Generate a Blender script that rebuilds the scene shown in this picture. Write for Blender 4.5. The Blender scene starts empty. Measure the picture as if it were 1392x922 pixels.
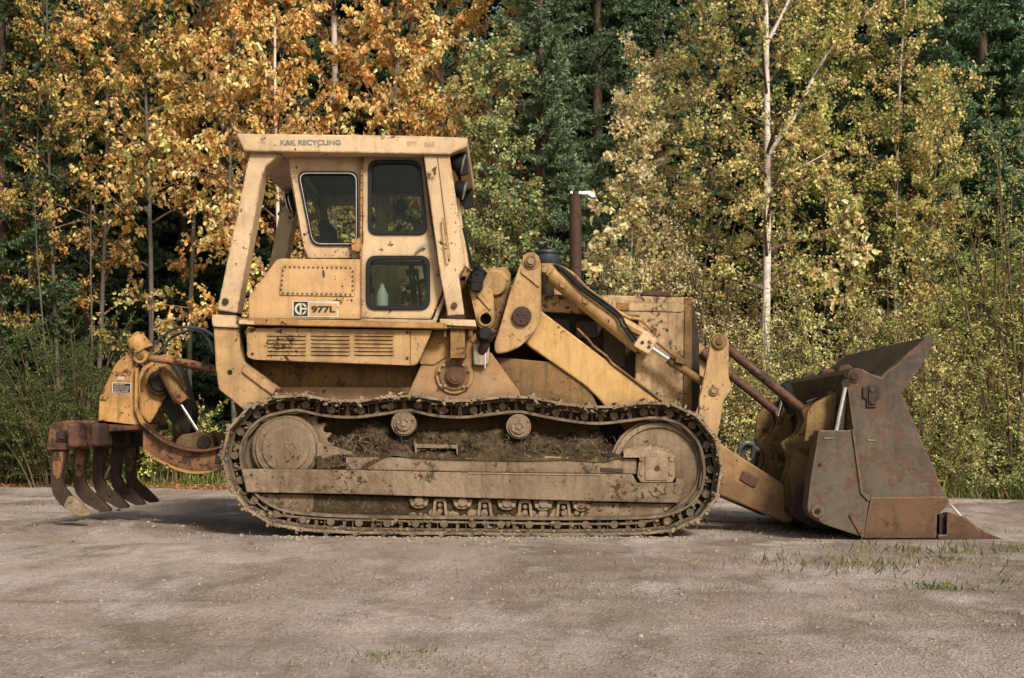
import bpy, bmesh, math, random
import numpy as np
from mathutils import Vector, Matrix
from mathutils.geometry import tessellate_polygon

random.seed(7)
rng = np.random.default_rng(11)
R = math.radians
scene = bpy.context.scene
COL = scene.collection

# ------------------------------------------------------------------ camera model
CAM_D = 11.0      # camera stands this far from the near face of the tracks (plane y = 0)
CAM_H = 0.85
FOC = 1817.0
HZ = 588.0
YC = 1.15         # centre plane of the machine


def W(px, py, y):
    d = CAM_D + y
    return Vector(((px - 696.0) * d / FOC, y, CAM_H - (py - HZ) * d / FOC))


def GX(px, d):
    return (px - 696.0) * d / FOC


def S(px_len, y=0.3):
    return px_len * (CAM_D + y) / FOC


# ------------------------------------------------------------------ materials
def nodes_of(m):
    m.use_nodes = True
    nt = m.node_tree
    nt.nodes.clear()
    return nt, nt.nodes, nt.links


class NB:
    def __init__(self, m):
        self.nt, self.n, self.l = nodes_of(m)

    def new(self, t, **kw):
        nd = self.n.new(t)
        for k, v in kw.items():
            setattr(nd, k, v)
        return nd

    def link(self, a, b):
        self.l.new(a, b)

    def mapping(self, src, scale):
        mp = self.new('ShaderNodeMapping')
        mp.inputs['Scale'].default_value = scale
        self.link(src, mp.inputs['Vector'])
        return mp.outputs[0]

    def noise(self, vec, scale, detail=4, rough=0.55, dist=0.0):
        t = self.new('ShaderNodeTexNoise')
        t.inputs['Scale'].default_value = scale
        t.inputs['Detail'].default_value = detail
        t.inputs['Roughness'].default_value = rough
        t.inputs['Distortion'].default_value = dist
        self.link(vec, t.inputs['Vector'])
        return t.outputs['Fac']

    def ramp(self, fac, a, b, va=0.0, vb=1.0, clamp=True):
        r = self.new('ShaderNodeMapRange')
        r.clamp = clamp
        r.inputs['From Min'].default_value = a
        r.inputs['From Max'].default_value = b
        r.inputs['To Min'].default_value = va
        r.inputs['To Max'].default_value = vb
        self.link(fac, r.inputs['Value'])
        return r.outputs[0]

    def math(self, op, a, b=None):
        m = self.new('ShaderNodeMath', operation=op)
        for i, v in enumerate((a, b)):
            if v is None:
                continue
            if isinstance(v, (int, float)):
                m.inputs[i].default_value = v
            else:
                self.link(v, m.inputs[i])
        return m.outputs[0]

    def mix(self, fac, a, b, blend='MIX'):
        m = self.new('ShaderNodeMix', data_type='RGBA', blend_type=blend)
        if isinstance(fac, (int, float)):
            m.inputs[0].default_value = fac
        else:
            self.link(fac, m.inputs[0])
        for i, v in ((6, a), (7, b)):
            if isinstance(v, tuple):
                m.inputs[i].default_value = (v[0], v[1], v[2], 1)
            else:
                self.link(v, m.inputs[i])
        return m.outputs[2]

    def pos(self):
        g = self.new('ShaderNodeNewGeometry')
        return g

    def out(self, shader):
        o = self.new('ShaderNodeOutputMaterial')
        self.link(shader, o.inputs['Surface'])


def surf(name, base, base2=None, rust=0.0, rustcol=(0.10, 0.04, 0.018), grime=0.3, dust=0.0,
         dustcol=(0.30, 0.23, 0.15), z0=0.0, z1=1.5, rough=0.6, metal=0.0, bump=0.15, bscale=60,
         edge=0.0, edgecol=(0.09, 0.045, 0.025), vscale=1.6, ao=True, spec=0.3, bdist=0.012):
    m = bpy.data.materials.new(name)
    b = NB(m)
    g = b.pos()
    P = g.outputs['Position']
    if base2 is None:
        base2 = tuple(c * 0.72 for c in base)
    c = b.mix(b.ramp(b.noise(P, vscale, 6, 0.6), 0.35, 0.68), base, base2)
    if grime:
        st = b.noise(b.mapping(P, (9, 9, 1.1)), 1.6, 5, 0.62)
        c = b.mix(b.ramp(st, 0.48, 0.68, 0, grime), c, tuple(x * 0.33 for x in base2))
        bl = b.noise(P, 2.3, 7, 0.66, .3)
        c = b.mix(b.ramp(bl, 0.50, 0.64, 0, min(.8, grime * 1.1)), c, (base2[0] * .42, base2[1] * .36, base2[2] * .34))
        pale = b.noise(P, 4.1, 8, 0.7)
        c = b.mix(b.ramp(pale, 0.54, 0.68, 0, min(.5, grime)), c, tuple(min(.9, x * 1.25 + .03) for x in base))
        fine = b.noise(P, 38, 4, 0.7)
        c = b.mix(b.ramp(fine, 0.42, 0.75, 0, grime * 0.8), c, tuple(x * 0.5 for x in base2))
    if dust:
        sep = b.new('ShaderNodeSeparateXYZ')
        b.link(P, sep.inputs[0])
        zz = b.ramp(sep.outputs[2], z0, z1, 1, 0)
        nn = b.noise(P, 3.2, 6, 0.65)
        f = b.math('MULTIPLY', b.ramp(b.math('ADD', zz, b.math('MULTIPLY', b.math('SUBTRACT', nn, 0.5), 1.4)), 0.1, 0.9), dust)
        c = b.mix(f, c, b.mix(b.ramp(b.noise(P, 14, 5, .7), .35, .7), dustcol, tuple(x * 0.6 for x in dustcol)))
    if rust:
        rn = b.noise(P, 5.5, 10, 0.72, 0.3)
        rn2 = b.noise(P, 24, 6, 0.7)
        rr = b.math('ADD', b.math('MULTIPLY', rn, 0.72), b.math('MULTIPLY', rn2, 0.28))
        th = 0.618 - 0.14 * rust
        f = b.ramp(rr, th, th + 0.03)
        c = b.mix(f, c, b.mix(rn2, rustcol, tuple(x * 0.4 for x in rustcol)))
        ch = b.noise(P, 27, 3, 0.6)
        c = b.mix(b.ramp(b.math('ADD', ch, b.math('MULTIPLY', b.noise(P, 1.9, 5, .7), 1.15)), 1.335 - .10 * rust, 1.35 - .10 * rust), c, tuple(x * .5 for x in rustcol))
    if edge:
        bv = b.new('ShaderNodeBevel', samples=3)
        bv.inputs['Radius'].default_value = 0.028
        vm = b.new('ShaderNodeVectorMath', operation='DOT_PRODUCT')
        b.link(bv.outputs[0], vm.inputs[0])
        b.link(g.outputs['Normal'], vm.inputs[1])
        e = b.ramp(vm.outputs['Value'], 0.985, 0.90)
        e = b.math('MULTIPLY', e, b.ramp(b.noise(P, 11, 7, 0.72), 0.46, 0.53))
        c = b.mix(b.math('MULTIPLY', e, edge), c, edgecol)
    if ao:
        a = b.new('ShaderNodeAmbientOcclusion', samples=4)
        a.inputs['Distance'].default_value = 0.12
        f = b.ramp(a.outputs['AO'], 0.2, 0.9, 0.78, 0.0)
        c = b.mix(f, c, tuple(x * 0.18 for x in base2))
    p = b.new('ShaderNodeBsdfPrincipled')
    b.link(c, p.inputs['Base Color'])
    p.inputs['Metallic'].default_value = metal
    p.inputs['Specular IOR Level'].default_value = spec
    b.link(b.ramp(b.noise(P, 7, 5, 0.6), 0.3, 0.7, rough - 0.1, min(1, rough + 0.12)), p.inputs['Roughness'])
    if bump:
        bp = b.new('ShaderNodeBump')
        bp.inputs['Strength'].default_value = bump
        bp.inputs['Distance'].default_value = bdist
        hn = b.math('ADD', b.noise(P, bscale, 5, 0.7), b.math('MULTIPLY', b.noise(P, bscale * 0.12, 4, .6), 1.6))
        b.link(hn, bp.inputs['Height'])
        b.link(bp.outputs[0], p.inputs['Normal'])
    b.out(p.outputs[0])
    return m


M = {}
YEL = (0.58, 0.345, 0.125)
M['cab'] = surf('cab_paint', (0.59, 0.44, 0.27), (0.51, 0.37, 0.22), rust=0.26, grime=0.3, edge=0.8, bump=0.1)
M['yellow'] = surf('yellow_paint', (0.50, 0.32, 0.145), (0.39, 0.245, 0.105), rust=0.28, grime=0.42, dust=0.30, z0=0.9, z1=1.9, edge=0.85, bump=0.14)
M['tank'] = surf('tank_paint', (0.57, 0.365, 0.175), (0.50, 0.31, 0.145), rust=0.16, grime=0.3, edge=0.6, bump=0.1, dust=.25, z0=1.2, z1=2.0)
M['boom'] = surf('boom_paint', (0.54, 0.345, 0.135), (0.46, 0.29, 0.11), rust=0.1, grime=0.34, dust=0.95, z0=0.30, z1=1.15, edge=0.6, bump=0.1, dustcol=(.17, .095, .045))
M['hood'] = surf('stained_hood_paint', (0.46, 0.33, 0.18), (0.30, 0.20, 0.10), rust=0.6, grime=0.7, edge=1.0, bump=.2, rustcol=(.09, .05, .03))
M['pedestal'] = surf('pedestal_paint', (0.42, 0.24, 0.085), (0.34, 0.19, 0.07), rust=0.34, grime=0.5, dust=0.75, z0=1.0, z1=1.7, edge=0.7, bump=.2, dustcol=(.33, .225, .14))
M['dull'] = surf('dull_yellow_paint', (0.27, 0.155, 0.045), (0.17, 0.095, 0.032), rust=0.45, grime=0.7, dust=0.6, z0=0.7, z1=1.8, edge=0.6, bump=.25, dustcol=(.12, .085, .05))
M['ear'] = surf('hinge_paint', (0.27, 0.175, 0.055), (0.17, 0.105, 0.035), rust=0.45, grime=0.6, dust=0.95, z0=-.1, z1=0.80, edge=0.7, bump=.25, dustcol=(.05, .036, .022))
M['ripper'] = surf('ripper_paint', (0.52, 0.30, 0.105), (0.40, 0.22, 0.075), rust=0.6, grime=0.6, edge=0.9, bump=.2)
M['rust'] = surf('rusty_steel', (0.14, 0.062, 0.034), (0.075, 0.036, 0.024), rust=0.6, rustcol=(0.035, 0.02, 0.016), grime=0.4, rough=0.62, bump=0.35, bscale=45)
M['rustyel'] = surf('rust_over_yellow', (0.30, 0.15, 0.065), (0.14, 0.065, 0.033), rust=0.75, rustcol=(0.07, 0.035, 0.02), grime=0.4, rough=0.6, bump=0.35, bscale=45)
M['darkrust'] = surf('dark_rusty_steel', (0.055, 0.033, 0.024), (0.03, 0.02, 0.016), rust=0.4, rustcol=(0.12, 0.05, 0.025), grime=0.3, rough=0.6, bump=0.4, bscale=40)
M['bucket'] = surf('worn_bucket_steel', (0.085, 0.058, 0.036), (0.034, 0.021, 0.013), rust=0.7, rustcol=(0.115, 0.052, 0.024), dust=.7, z0=.1, z1=1.3, dustcol=(.125, .100, .070), grime=0.85, rough=0.55, metal=0.08, bump=0.22, bscale=30, edge=.7, edgecol=(.2, .12, .07), vscale=1.3, spec=.5, bdist=.012)
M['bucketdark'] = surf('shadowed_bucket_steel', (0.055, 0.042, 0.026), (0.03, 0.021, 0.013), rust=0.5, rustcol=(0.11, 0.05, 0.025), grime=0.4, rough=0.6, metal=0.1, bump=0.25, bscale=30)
M['bucketrust'] = surf('rusty_bucket_steel', (0.125, 0.068, 0.035), (0.07, 0.04, 0.023), rust=0.45, rustcol=(0.09, 0.045, 0.03), grime=0.35, rough=0.55, metal=0.1, bump=0.22, bscale=30, edge=.6, edgecol=(.3, .2, .14))
M['mudsteel'] = surf('mud_caked_steel', (0.34, 0.255, 0.175), (0.235, 0.175, 0.115), rust=0.25, rustcol=(0.10, 0.075, 0.045), grime=0.5, rough=0.9, bump=0.5, bdist=.03, bscale=34, vscale=3.0, spec=.1)
M['mudband'] = surf('pale_dried_mud_on_steel', (0.285, 0.213, 0.15), (0.18, 0.134, 0.09), rust=0.4, rustcol=(0.11, 0.08, 0.05), grime=0.5, rough=0.92, bump=0.5, bdist=.03, bscale=40, vscale=1.4, spec=.12)
M['shoe'] = surf('muddy_track_steel', (0.34, 0.26, 0.175), (0.15, 0.112, 0.075), rust=0.5, rustcol=(0.38, 0.29, 0.20), grime=0.4, rough=0.8, bump=0.5, bscale=40, vscale=9)
M['link'] = surf('muddy_link_steel', (0.24, 0.18, 0.12), (0.10, 0.076, 0.05), rust=0.35, rustcol=(0.26, 0.2, 0.135), grime=0.4, rough=0.85, bump=0.5, bscale=40, vscale=9)
M['mud'] = surf('damp_mud', (0.115, 0.083, 0.050), (0.05, 0.038, 0.023), rust=0.45, rustcol=(0.24, 0.18, 0.11), grime=0.4, rough=0.95, bump=1.0, bdist=.03, bscale=30, vscale=7, spec=.05)
M['black'] = surf('black_rubber', (0.016, 0.018, 0.018), rust=0, grime=0.1, rough=0.6, bump=0.08, spec=.15)
M['darkcav'] = surf('greasy_engine_metal', (0.035, 0.027, 0.018), (0.018, 0.014, 0.010), rust=0.3, rustcol=(0.10, 0.06, 0.02), grime=0.3, rough=0.7, bump=0.4, bscale=20)
M['cabin'] = surf('dark_cab_lining', (0.035, 0.036, 0.034), rust=0, grime=0.2, rough=0.9, bump=0.1)
M['seat'] = surf('tan_vinyl', (0.50, 0.36, 0.17), rust=0, grime=0.4, rough=0.7, bump=0.1)
M['white'] = surf('white_plastic', (0.72, 0.74, 0.76), rust=0, grime=0.1, rough=0.4, bump=0, ao=False)
M['decalwhite'] = surf('worn_white_decal', (0.62, 0.56, 0.47), rust=0.15, rustcol=(.35, .2, .09), grime=0.3, rough=0.5, bump=0, ao=False)
M['decalgold'] = surf('gold_decal', (0.50, 0.33, 0.16), rust=0.05, grime=0.15, rough=0.5, bump=0, ao=False)
M['decalblack'] = surf('black_decal', (0.02, 0.022, 0.024), rust=0, grime=0.0, rough=0.5, bump=0, ao=False)
M['blueletter'] = surf('faded_blue_lettering', (0.10, 0.15, 0.19), (0.16, 0.19, 0.19), rust=0.55, rustcol=(.5, .34, .16), grime=0.1, rough=0.6, bump=0, ao=False)
M['fadeletter'] = surf('very_faded_lettering', (0.34, 0.24, 0.12), (0.46, 0.31, 0.14), rust=0.5, rustcol=(.55, .35, .15), grime=0.0, rough=0.6, bump=0, ao=False)
M['bluecan'] = surf('dark_blue_canister', (0.035, 0.05, 0.055), rust=0.25, rustcol=(.12, .09, .06), grime=0.2, rough=0.45, bump=.05)
M['hose'] = surf('blue_hose_rubber', (0.035, 0.05, 0.07), (0.11, 0.12, 0.12), rust=0.2, rustcol=(.16, .13, .08), grime=0.2, rough=0.45, bump=0.05)
M['exhaust'] = surf('rusty_exhaust', (0.085, 0.042, 0.030), (0.055, 0.03, 0.024), rust=0.3, rustcol=(0.13, 0.06, 0.03), grime=0.3, rough=0.75, bump=0.2)
M['dirtyglass'] = surf('clouded_gauge', (0.40, 0.36, 0.28), (0.28, 0.24, 0.17), rust=.1, grime=.4, rough=.4, bump=.05)


def metal_mat(name, col, rough):
    m = bpy.data.materials.new(name)
    b = NB(m)
    g = b.pos()
    p = b.new('ShaderNodeBsdfPrincipled')
    p.inputs['Metallic'].default_value = 1
    b.link(b.mix(b.ramp(b.noise(g.outputs['Position'], 22, 5, .6), .45, .7, 0, .5), col, tuple(c * .4 for c in col)), p.inputs['Base Color'])
    b.link(b.ramp(b.noise(g.outputs['Position'], 30, 4), .3, .7, rough, rough + .15), p.inputs['Roughness'])
    b.out(p.outputs[0])
    return m


M['chrome'] = metal_mat('chromed_rod', (0.85, 0.86, 0.88), 0.12)
M['alu'] = metal_mat('bright_trim', (0.75, 0.75, 0.74), 0.3)


def glass_mat():
    m = bpy.data.materials.new('tinted_window_glass')
    b = NB(m)
    g = b.pos()
    tr = b.new('ShaderNodeBsdfTransparent')
    tr.inputs[0].default_value = (0.74, 0.80, 0.76, 1)
    gl = b.new('ShaderNodeBsdfGlossy')
    gl.inputs['Roughness'].default_value = 0.03
    gl.inputs[0].default_value = (0.6, 0.66, 0.66, 1)
    df = b.new('ShaderNodeBsdfDiffuse')
    df.inputs[0].default_value = (0.12, 0.12, 0.1, 1)
    bp = b.new('ShaderNodeBump')
    bp.inputs['Strength'].default_value = 0.12
    bp.inputs['Distance'].default_value = 0.02
    b.link(b.noise(g.outputs['Position'], 5, 2), bp.inputs['Height'])
    b.link(bp.outputs[0], gl.inputs['Normal'])
    fr = b.new('ShaderNodeFresnel')
    fr.inputs[0].default_value = 1.5
    m1 = b.new('ShaderNodeMixShader')
    b.link(b.math('MULTIPLY', fr.outputs[0], 0.5), m1.inputs[0])
    b.link(tr.outputs[0], m1.inputs[1])
    b.link(gl.outputs[0], m1.inputs[2])
    m2 = b.new('ShaderNodeMixShader')
    b.link(b.ramp(b.noise(b.mapping(g.outputs['Position'], (6, 6, 1.5)), 2, 5, .65), .5, .85, 0.0, .04), m2.inputs[0])
    b.link(m1.outputs[0], m2.inputs[1])
    b.link(df.outputs[0], m2.inputs[2])
    b.out(m2.outputs[0])
    return m


M['glass'] = glass_mat()


def leaf_mat(name, trans=0.35, rough=0.5, spec=0.25):
    m = bpy.data.materials.new(name)
    b = NB(m)
    at = b.new('ShaderNodeAttribute', attribute_name='Col')
    p = b.new('ShaderNodeBsdfPrincipled')
    p.inputs['Roughness'].default_value = rough
    p.inputs['Specular IOR Level'].default_value = spec
    b.link(at.outputs['Color'], p.inputs['Base Color'])
    t = b.new('ShaderNodeBsdfTranslucent')
    b.link(at.outputs['Color'], t.inputs[0])
    mx = b.new('ShaderNodeMixShader')
    mx.inputs[0].default_value = trans
    b.link(p.outputs[0], mx.inputs[1])
    b.link(t.outputs[0], mx.inputs[2])
    b.out(mx.outputs[0])
    return m


M['leaf'] = leaf_mat('broad_leaves', 0.42)
M['needle'] = leaf_mat('spruce_needles', 0.2, 0.6, 0.2)
M['blade'] = leaf_mat('grass_blades', 0.25, 0.6, 0.1)


def bark_mat(name, c1, c2, dark, band=False, sc=1.0):
    m = bpy.data.materials.new(name)
    b = NB(m)
    P = b.pos().outputs['Position']
    c = b.mix(b.ramp(b.noise(P, 6 * sc, 5, .6), .4, .65), c1, c2)
    if band:
        n = b.noise(b.mapping(P, (7, 7, 34)), 1.0, 3, .6)
        c = b.mix(b.ramp(n, .60, .66), c, dark)
        n2 = b.noise(P, 2.4, 4, .7)
        c = b.mix(b.ramp(n2, .60, .67), c, dark)
    else:
        n = b.noise(b.mapping(P, (30, 30, 5)), 1.0, 4, .7)
        c = b.mix(b.ramp(n, .45, .62), c, dark)
    p = b.new('ShaderNodeBsdfPrincipled')
    p.inputs['Roughness'].default_value = .85
    p.inputs['Specular IOR Level'].default_value = .15
    b.link(c, p.inputs['Base Color'])
    bp = b.new('ShaderNodeBump')
    bp.inputs['Strength'].default_value = .4
    bp.inputs['Distance'].default_value = .01
    b.link(n, bp.inputs['Height'])
    b.link(bp.outputs[0], p.inputs['Normal'])
    b.out(p.outputs[0])
    return m


M['birch'] = bark_mat('white_birch_bark', (0.66, 0.60, 0.54), (0.50, 0.44, 0.39), (0.07, 0.05, 0.045), True)
M['aspen'] = bark_mat('grey_poplar_bark', (0.13, 0.12, 0.10), (0.075, 0.07, 0.06), (0.06, 0.055, 0.045), True, 0.7)
M['spruce'] = bark_mat('brown_spruce_bark', (0.16, 0.11, 0.08), (0.10, 0.07, 0.055), (0.035, 0.025, 0.02))
M['twig'] = bark_mat('shrub_stem_bark', (0.20, 0.14, 0.095), (0.13, 0.09, 0.065), (0.05, 0.035, 0.025))


def ground_mat():
    m = bpy.data.materials.new('packed_gravel_dirt')
    b = NB(m)
    P = b.pos().outputs['Position']
    sep = b.new('ShaderNodeSeparateXYZ')
    b.link(P, sep.inputs[0])
    stretched = b.mapping(P, (1.0, 0.5, 1.0))
    n_big = b.noise(stretched, 0.55, 7, .62, .6)
    c = b.mix(b.ramp(n_big, .38, .62), (0.71, 0.60, 0.54), (0.39, 0.31, 0.255))
    n_mid = b.noise(b.mapping(P, (1.0, 0.45, 1.0)), 1.7, 10, .74, .3)
    c = b.mix(b.ramp(n_mid, .48, .64, 0, .75), c, (0.25, 0.19, 0.13))
    n_green = b.noise(b.mapping(P, (.8, .5, 1.)), .9, 9, .72, .3)
    c = b.mix(b.ramp(n_green, .51, .64, 0, .6), c, (0.20, 0.165, 0.09))
    n_pale = b.noise(stretched, 1.4, 8, .7)
    c = b.mix(b.ramp(n_pale, .53, .66, 0, .7), c, (0.86, 0.78, 0.76))
    # damp wheel track crossing the lot in front of the machine
    yw = b.math('ADD', sep.outputs[1], b.math('ADD', b.math('MULTIPLY', sep.outputs[0], -.10), b.math('MULTIPLY', b.math('SUBTRACT', b.noise(P, .7, 5, .6), .5), 1.6)))
    for yc_, wd_, st_ in ((-3.9, .34, .5), (-5.3, .22, .4), (-2.3, .25, .3)):
        dd = b.math('ABSOLUTE', b.math('SUBTRACT', yw, yc_))
        f = b.math('MULTIPLY', b.ramp(dd, 0, wd_, st_, 0), b.ramp(b.noise(stretched, 1.1, 4), .35, .6))
        c = b.mix(f, c, (0.20, 0.155, 0.11))
    # gravel grain
    v = b.new('ShaderNodeTexVoronoi')
    v.inputs['Scale'].default_value = 70
    b.link(P, v.inputs['Vector'])
    vg = b.new('ShaderNodeRGBToBW')
    b.link(v.outputs['Color'], vg.inputs[0])
    c = b.mix(b.ramp(vg.outputs[0], .2, .9, .5, 0), c, b.mix(.7, c, (.05, .035, .025)))
    c = b.mix(b.ramp(vg.outputs[0], .8, .95, 0, .35), c, (.72, .64, .58))
    fine = b.noise(P, 170, 5, .8)
    c = b.mix(b.ramp(fine, .5, .72, 0, .7), c, b.mix(.6, c, (0.03, 0.02, 0.015)))
    c = b.mix(b.ramp(fine, .46, .30, 0, .6), c, (0.70, 0.60, 0.53))
    sp = b.noise(P, 45, 6, .75)
    c = b.mix(b.ramp(sp, .62, .70, 0, .6), c, (0.10, 0.075, 0.05))
    # freshly turned, darker soil right of the bucket
    vd = b.new('ShaderNodeVectorMath', operation='DISTANCE')
    b.link(b.mapping(P, (.8, 1.1, 0)), vd.inputs[0])
    vd.inputs[1].default_value = (5.1 , 3.9, 0)
    f = b.ramp(b.math('ADD', vd.outputs['Value'], b.math('MULTIPLY', b.noise(P, 1.6, 6, .7), 1.6)), 1.3, 2.4, .8, 0)
    c = b.mix(f, c, b.mix(b.ramp(b.noise(P, 6, 6, .7), .4, .6), (.10, .075, .055), (.24, .19, .15)))
    # forest floor behind the edge of the lot
    e = b.math('ADD', sep.outputs[1], b.math('MULTIPLY', sep.outputs[0], 0.34))
    e = b.math('ADD', e, b.math('MULTIPLY', b.math('SUBTRACT', b.noise(P, .8, 5, .6), .5), 2.0))
    fl = b.mix(b.ramp(b.noise(P, 9, 6, .7), .35, .65), (0.05, 0.035, 0.02), (0.03, 0.038, 0.014))
    c = b.mix(b.ramp(e, 8.5, 9.2), c, fl)
    p = b.new('ShaderNodeBsdfPrincipled')
    p.inputs['Roughness'].default_value = .95
    p.inputs['Specular IOR Level'].default_value = .1
    b.link(c, p.inputs['Base Color'])
    bp = b.new('ShaderNodeBump')
    bp.inputs['Strength'].default_value = .9
    bp.inputs['Distance'].default_value = .02
    h = b.math('ADD', b.math('MULTIPLY', fine, .6), b.math('ADD', sp, b.math('MULTIPLY', v.outputs['Distance'], 1.0)))
    b.link(h, bp.inputs['Height'])
    b.link(bp.outputs[0], p.inputs['Normal'])
    b.out(p.outputs[0])
    return m


M['ground'] = ground_mat()
M['stone'] = surf('gravel_stones', (0.38, 0.31, 0.26), (0.2, 0.155, 0.12), rust=.2, rustcol=(.42, .35, .3), grime=.2, rough=.9, bump=.1, vscale=20, ao=False)

# ------------------------------------------------------------------ object helpers
ROOT_AT = Vector((0, YC, 0))


def tag(o, label=None, cat=None, group=None, kind=None):
    if label:
        o['label'] = label
    if cat:
        o['category'] = cat
    if group:
        o['group'] = group
    if kind:
        o['kind'] = kind
    return o


def empty(name, loc, label, cat, group=None):
    o = bpy.data.objects.new(name, None)
    o.empty_display_size = 0.3
    COL.objects.link(o)
    o.location = loc
    return tag(o, label, cat, group)


def link_mesh(name, me, mat, parent=None, offset=None):
    o = bpy.data.objects.new(name, me)
    if mat is not None:
        me.materials.append(mat)
    COL.objects.link(o)
    if parent is not None:
        o.parent = parent
    if offset is not None:
        me.transform(Matrix.Translation(-Vector(offset)))
    return o


def islands(bm):
    seen, out = set(), []
    for f in bm.faces:
        if f.index in seen:
            continue
        st, isl = [f], []
        seen.add(f.index)
        while st:
            g = st.pop()
            isl.append(g)
            for e in g.edges:
                for h_ in e.link_faces:
                    if h_.index not in seen:
                        seen.add(h_.index)
                        st.append(h_)
        out.append(isl)
    return out


SPLIT = ('guard_mud', 'latch_bolt', 'panel_bolt', 'pin_bolt', 'gland_bolt', 'frame_bolt', 'bearing_bolt', 'guard_bolt', 'roller_bolt', 'bracket_bolt', 'engine_accessory', 'control_levers')


def finish(name, bm, mat, parent, bevel=0.0, smooth=False, mirror=False, label=None, seg=2):
    if name in SPLIT:
        bm.faces.index_update()
        isl = islands(bm)
        if len(isl) > 1:
            last = None
            for fs in isl:
                nb = bmesh.new()
                mp = {}
                for f in fs:
                    for v in f.verts:
                        if v not in mp:
                            mp[v] = nb.verts.new(v.co)
                for f in fs:
                    nb.faces.new([mp[v] for v in f.verts])
                last = finish_one(name if name != 'control_levers' else 'control_lever', nb, mat, parent, bevel, smooth, mirror, label, seg)
            bm.free()
            return last
    return finish_one(name, bm, mat, parent, bevel, smooth, mirror, label, seg)


def finish_one(name, bm, mat, parent, bevel=0.0, smooth=False, mirror=False, label=None, seg=2):
    bmesh.ops.recalc_face_normals(bm, faces=bm.faces)
    me = bpy.data.meshes.new(name)
    bm.to_mesh(me)
    bm.free()
    o = link_mesh(name, me, mat, parent, ROOT_AT)
    if smooth:
        me.polygons.foreach_set('use_smooth', [True] * len(me.polygons))
        try:
            me.set_sharp_from_angle(angle=R(38))
        except Exception:
            pass
    if bevel:
        md = o.modifiers.new('edge', 'BEVEL')
        md.width = bevel
        md.segments = seg
        md.limit_method = 'ANGLE'
        md.angle_limit = R(35)
    if label:
        o['label'] = label
    if mirror:
        m2 = o.copy()
        COL.objects.link(m2)
        m2.scale = (1, -1, 1)
        return o, m2
    return o


def round_poly(pts, r, n=5):
    out = []
    N = len(pts)
    for i in range(N):
        p0, p1, p2 = Vector(pts[i - 1]), Vector(pts[i]), Vector(pts[(i + 1) % N])
        a = (p0 - p1)
        c = (p2 - p1)
        ra = r[i] if isinstance(r, (list, tuple)) else r
        k = min(ra, a.length * .48, c.length * .48)
        if k < .3:
            out.append((p1.x, p1.y))
            continue
        s, e = p1 + a.normalized() * k, p1 + c.normalized() * k
        for j in range(n + 1):
            t = j / n
            q = s * (1 - t) ** 2 + p1 * 2 * t * (1 - t) + e * t * t
            out.append((q.x, q.y))
    return out


def circle(cx, cy, r, n=28, ry=None):
    ry = ry or r
    return [(cx + r * math.cos(2 * PI_ * i / n), cy + ry * math.sin(2 * PI_ * i / n)) for i in range(n)]


PI_ = math.pi


def add_plate(bm, outer, y0, y1, holes=(), yref=None):
    """extrude a side profile (picture units on the plane yref) from depth y0 to y1"""
    yr = y0 if yref is None else yref
    loops = [outer] + list(holes)
    flat = []
    for lp in loops:
        flat.append([Vector(((W(p[0], p[1], yr)).x, (W(p[0], p[1], yr)).z, 0)) for p in lp])
    tris = tessellate_polygon(flat)
    allp = [p for lp in flat for p in lp]
    va = [bm.verts.new((p.x, y0, p.y)) for p in allp]
    vb = [bm.verts.new((p.x, y1, p.y)) for p in allp]
    if len(loops) == 1:
        try:
            bm.faces.new(va)
            bm.faces.new(vb[::-1])
        except ValueError:
            pass
    else:
        for t in tris:
            try:
                bm.faces.new([va[i] for i in t])
                bm.faces.new([vb[i] for i in reversed(t)])
            except ValueError:
                pass
    k = 0
    for lp in flat:
        n = len(lp)
        for i in range(n):
            j = (i + 1) % n
            bm.faces.new([va[k + i], vb[k + i], vb[k + j], va[k + j]])
        k += n


def plate(name, outer, y0, y1, mat, parent, holes=(), yref=None, bevel=0.006, mirror=False, label=None, smooth=False):
    bm = bmesh.new()
    add_plate(bm, outer, y0, y1, holes, yref)
    return finish(name, bm, mat, parent, bevel, smooth, mirror, label)


def add_cyl_y(bm, cx, cy, r, y0, y1, n=28, yref=None):
    add_plate(bm, circle(cx, cy, r, n), y0, y1, (), yref)


def cyl(name, cx, cy, r, y0, y1, mat, parent, mirror=False, n=32, hole=0, bevel=0.004, label=None):
    return plate(name, circle(cx, cy, r, n), y0, y1, mat, parent, [circle(cx, cy, hole, 20)] if hole else (), None, bevel, mirror, label, smooth=True)


def add_tube(bm, pts, r, n=10, caps=True):
    pts = [Vector(p) for p in pts]
    rings = []
    up = Vector((0, 1, 0))
    for i, p in enumerate(pts):
        if i == 0:
            t = pts[1] - pts[0]
        elif i == len(pts) - 1:
            t = pts[-1] - pts[-2]
        else:
            t = pts[i + 1] - pts[i - 1]
        t.normalize()
        a = up - t * up.dot(t)
        if a.length < 1e-3:
            a = Vector((1, 0, 0)) - t * t.x
        a.normalize()
        b_ = t.cross(a)
        rr = r[i] if isinstance(r, (list, tuple)) else r
        rings.append([bm.verts.new(p + (a * math.cos(2 * PI_ * k / n) + b_ * math.sin(2 * PI_ * k / n)) * rr) for k in range(n)])
    for i in range(len(rings) - 1):
        for k in range(n):
            bm.faces.new([rings[i][k], rings[i][(k + 1) % n], rings[i + 1][(k + 1) % n], rings[i + 1][k]])
    if caps:
        bm.faces.new(rings[0][::-1])
        bm.faces.new(rings[-1])


def tube(name, pts, r, mat, parent, mirror=False, n=16, label=None):
    bm = bmesh.new()
    add_tube(bm, pts, r, n)
    return finish(name, bm, mat, parent, 0, True, mirror, label)


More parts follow.
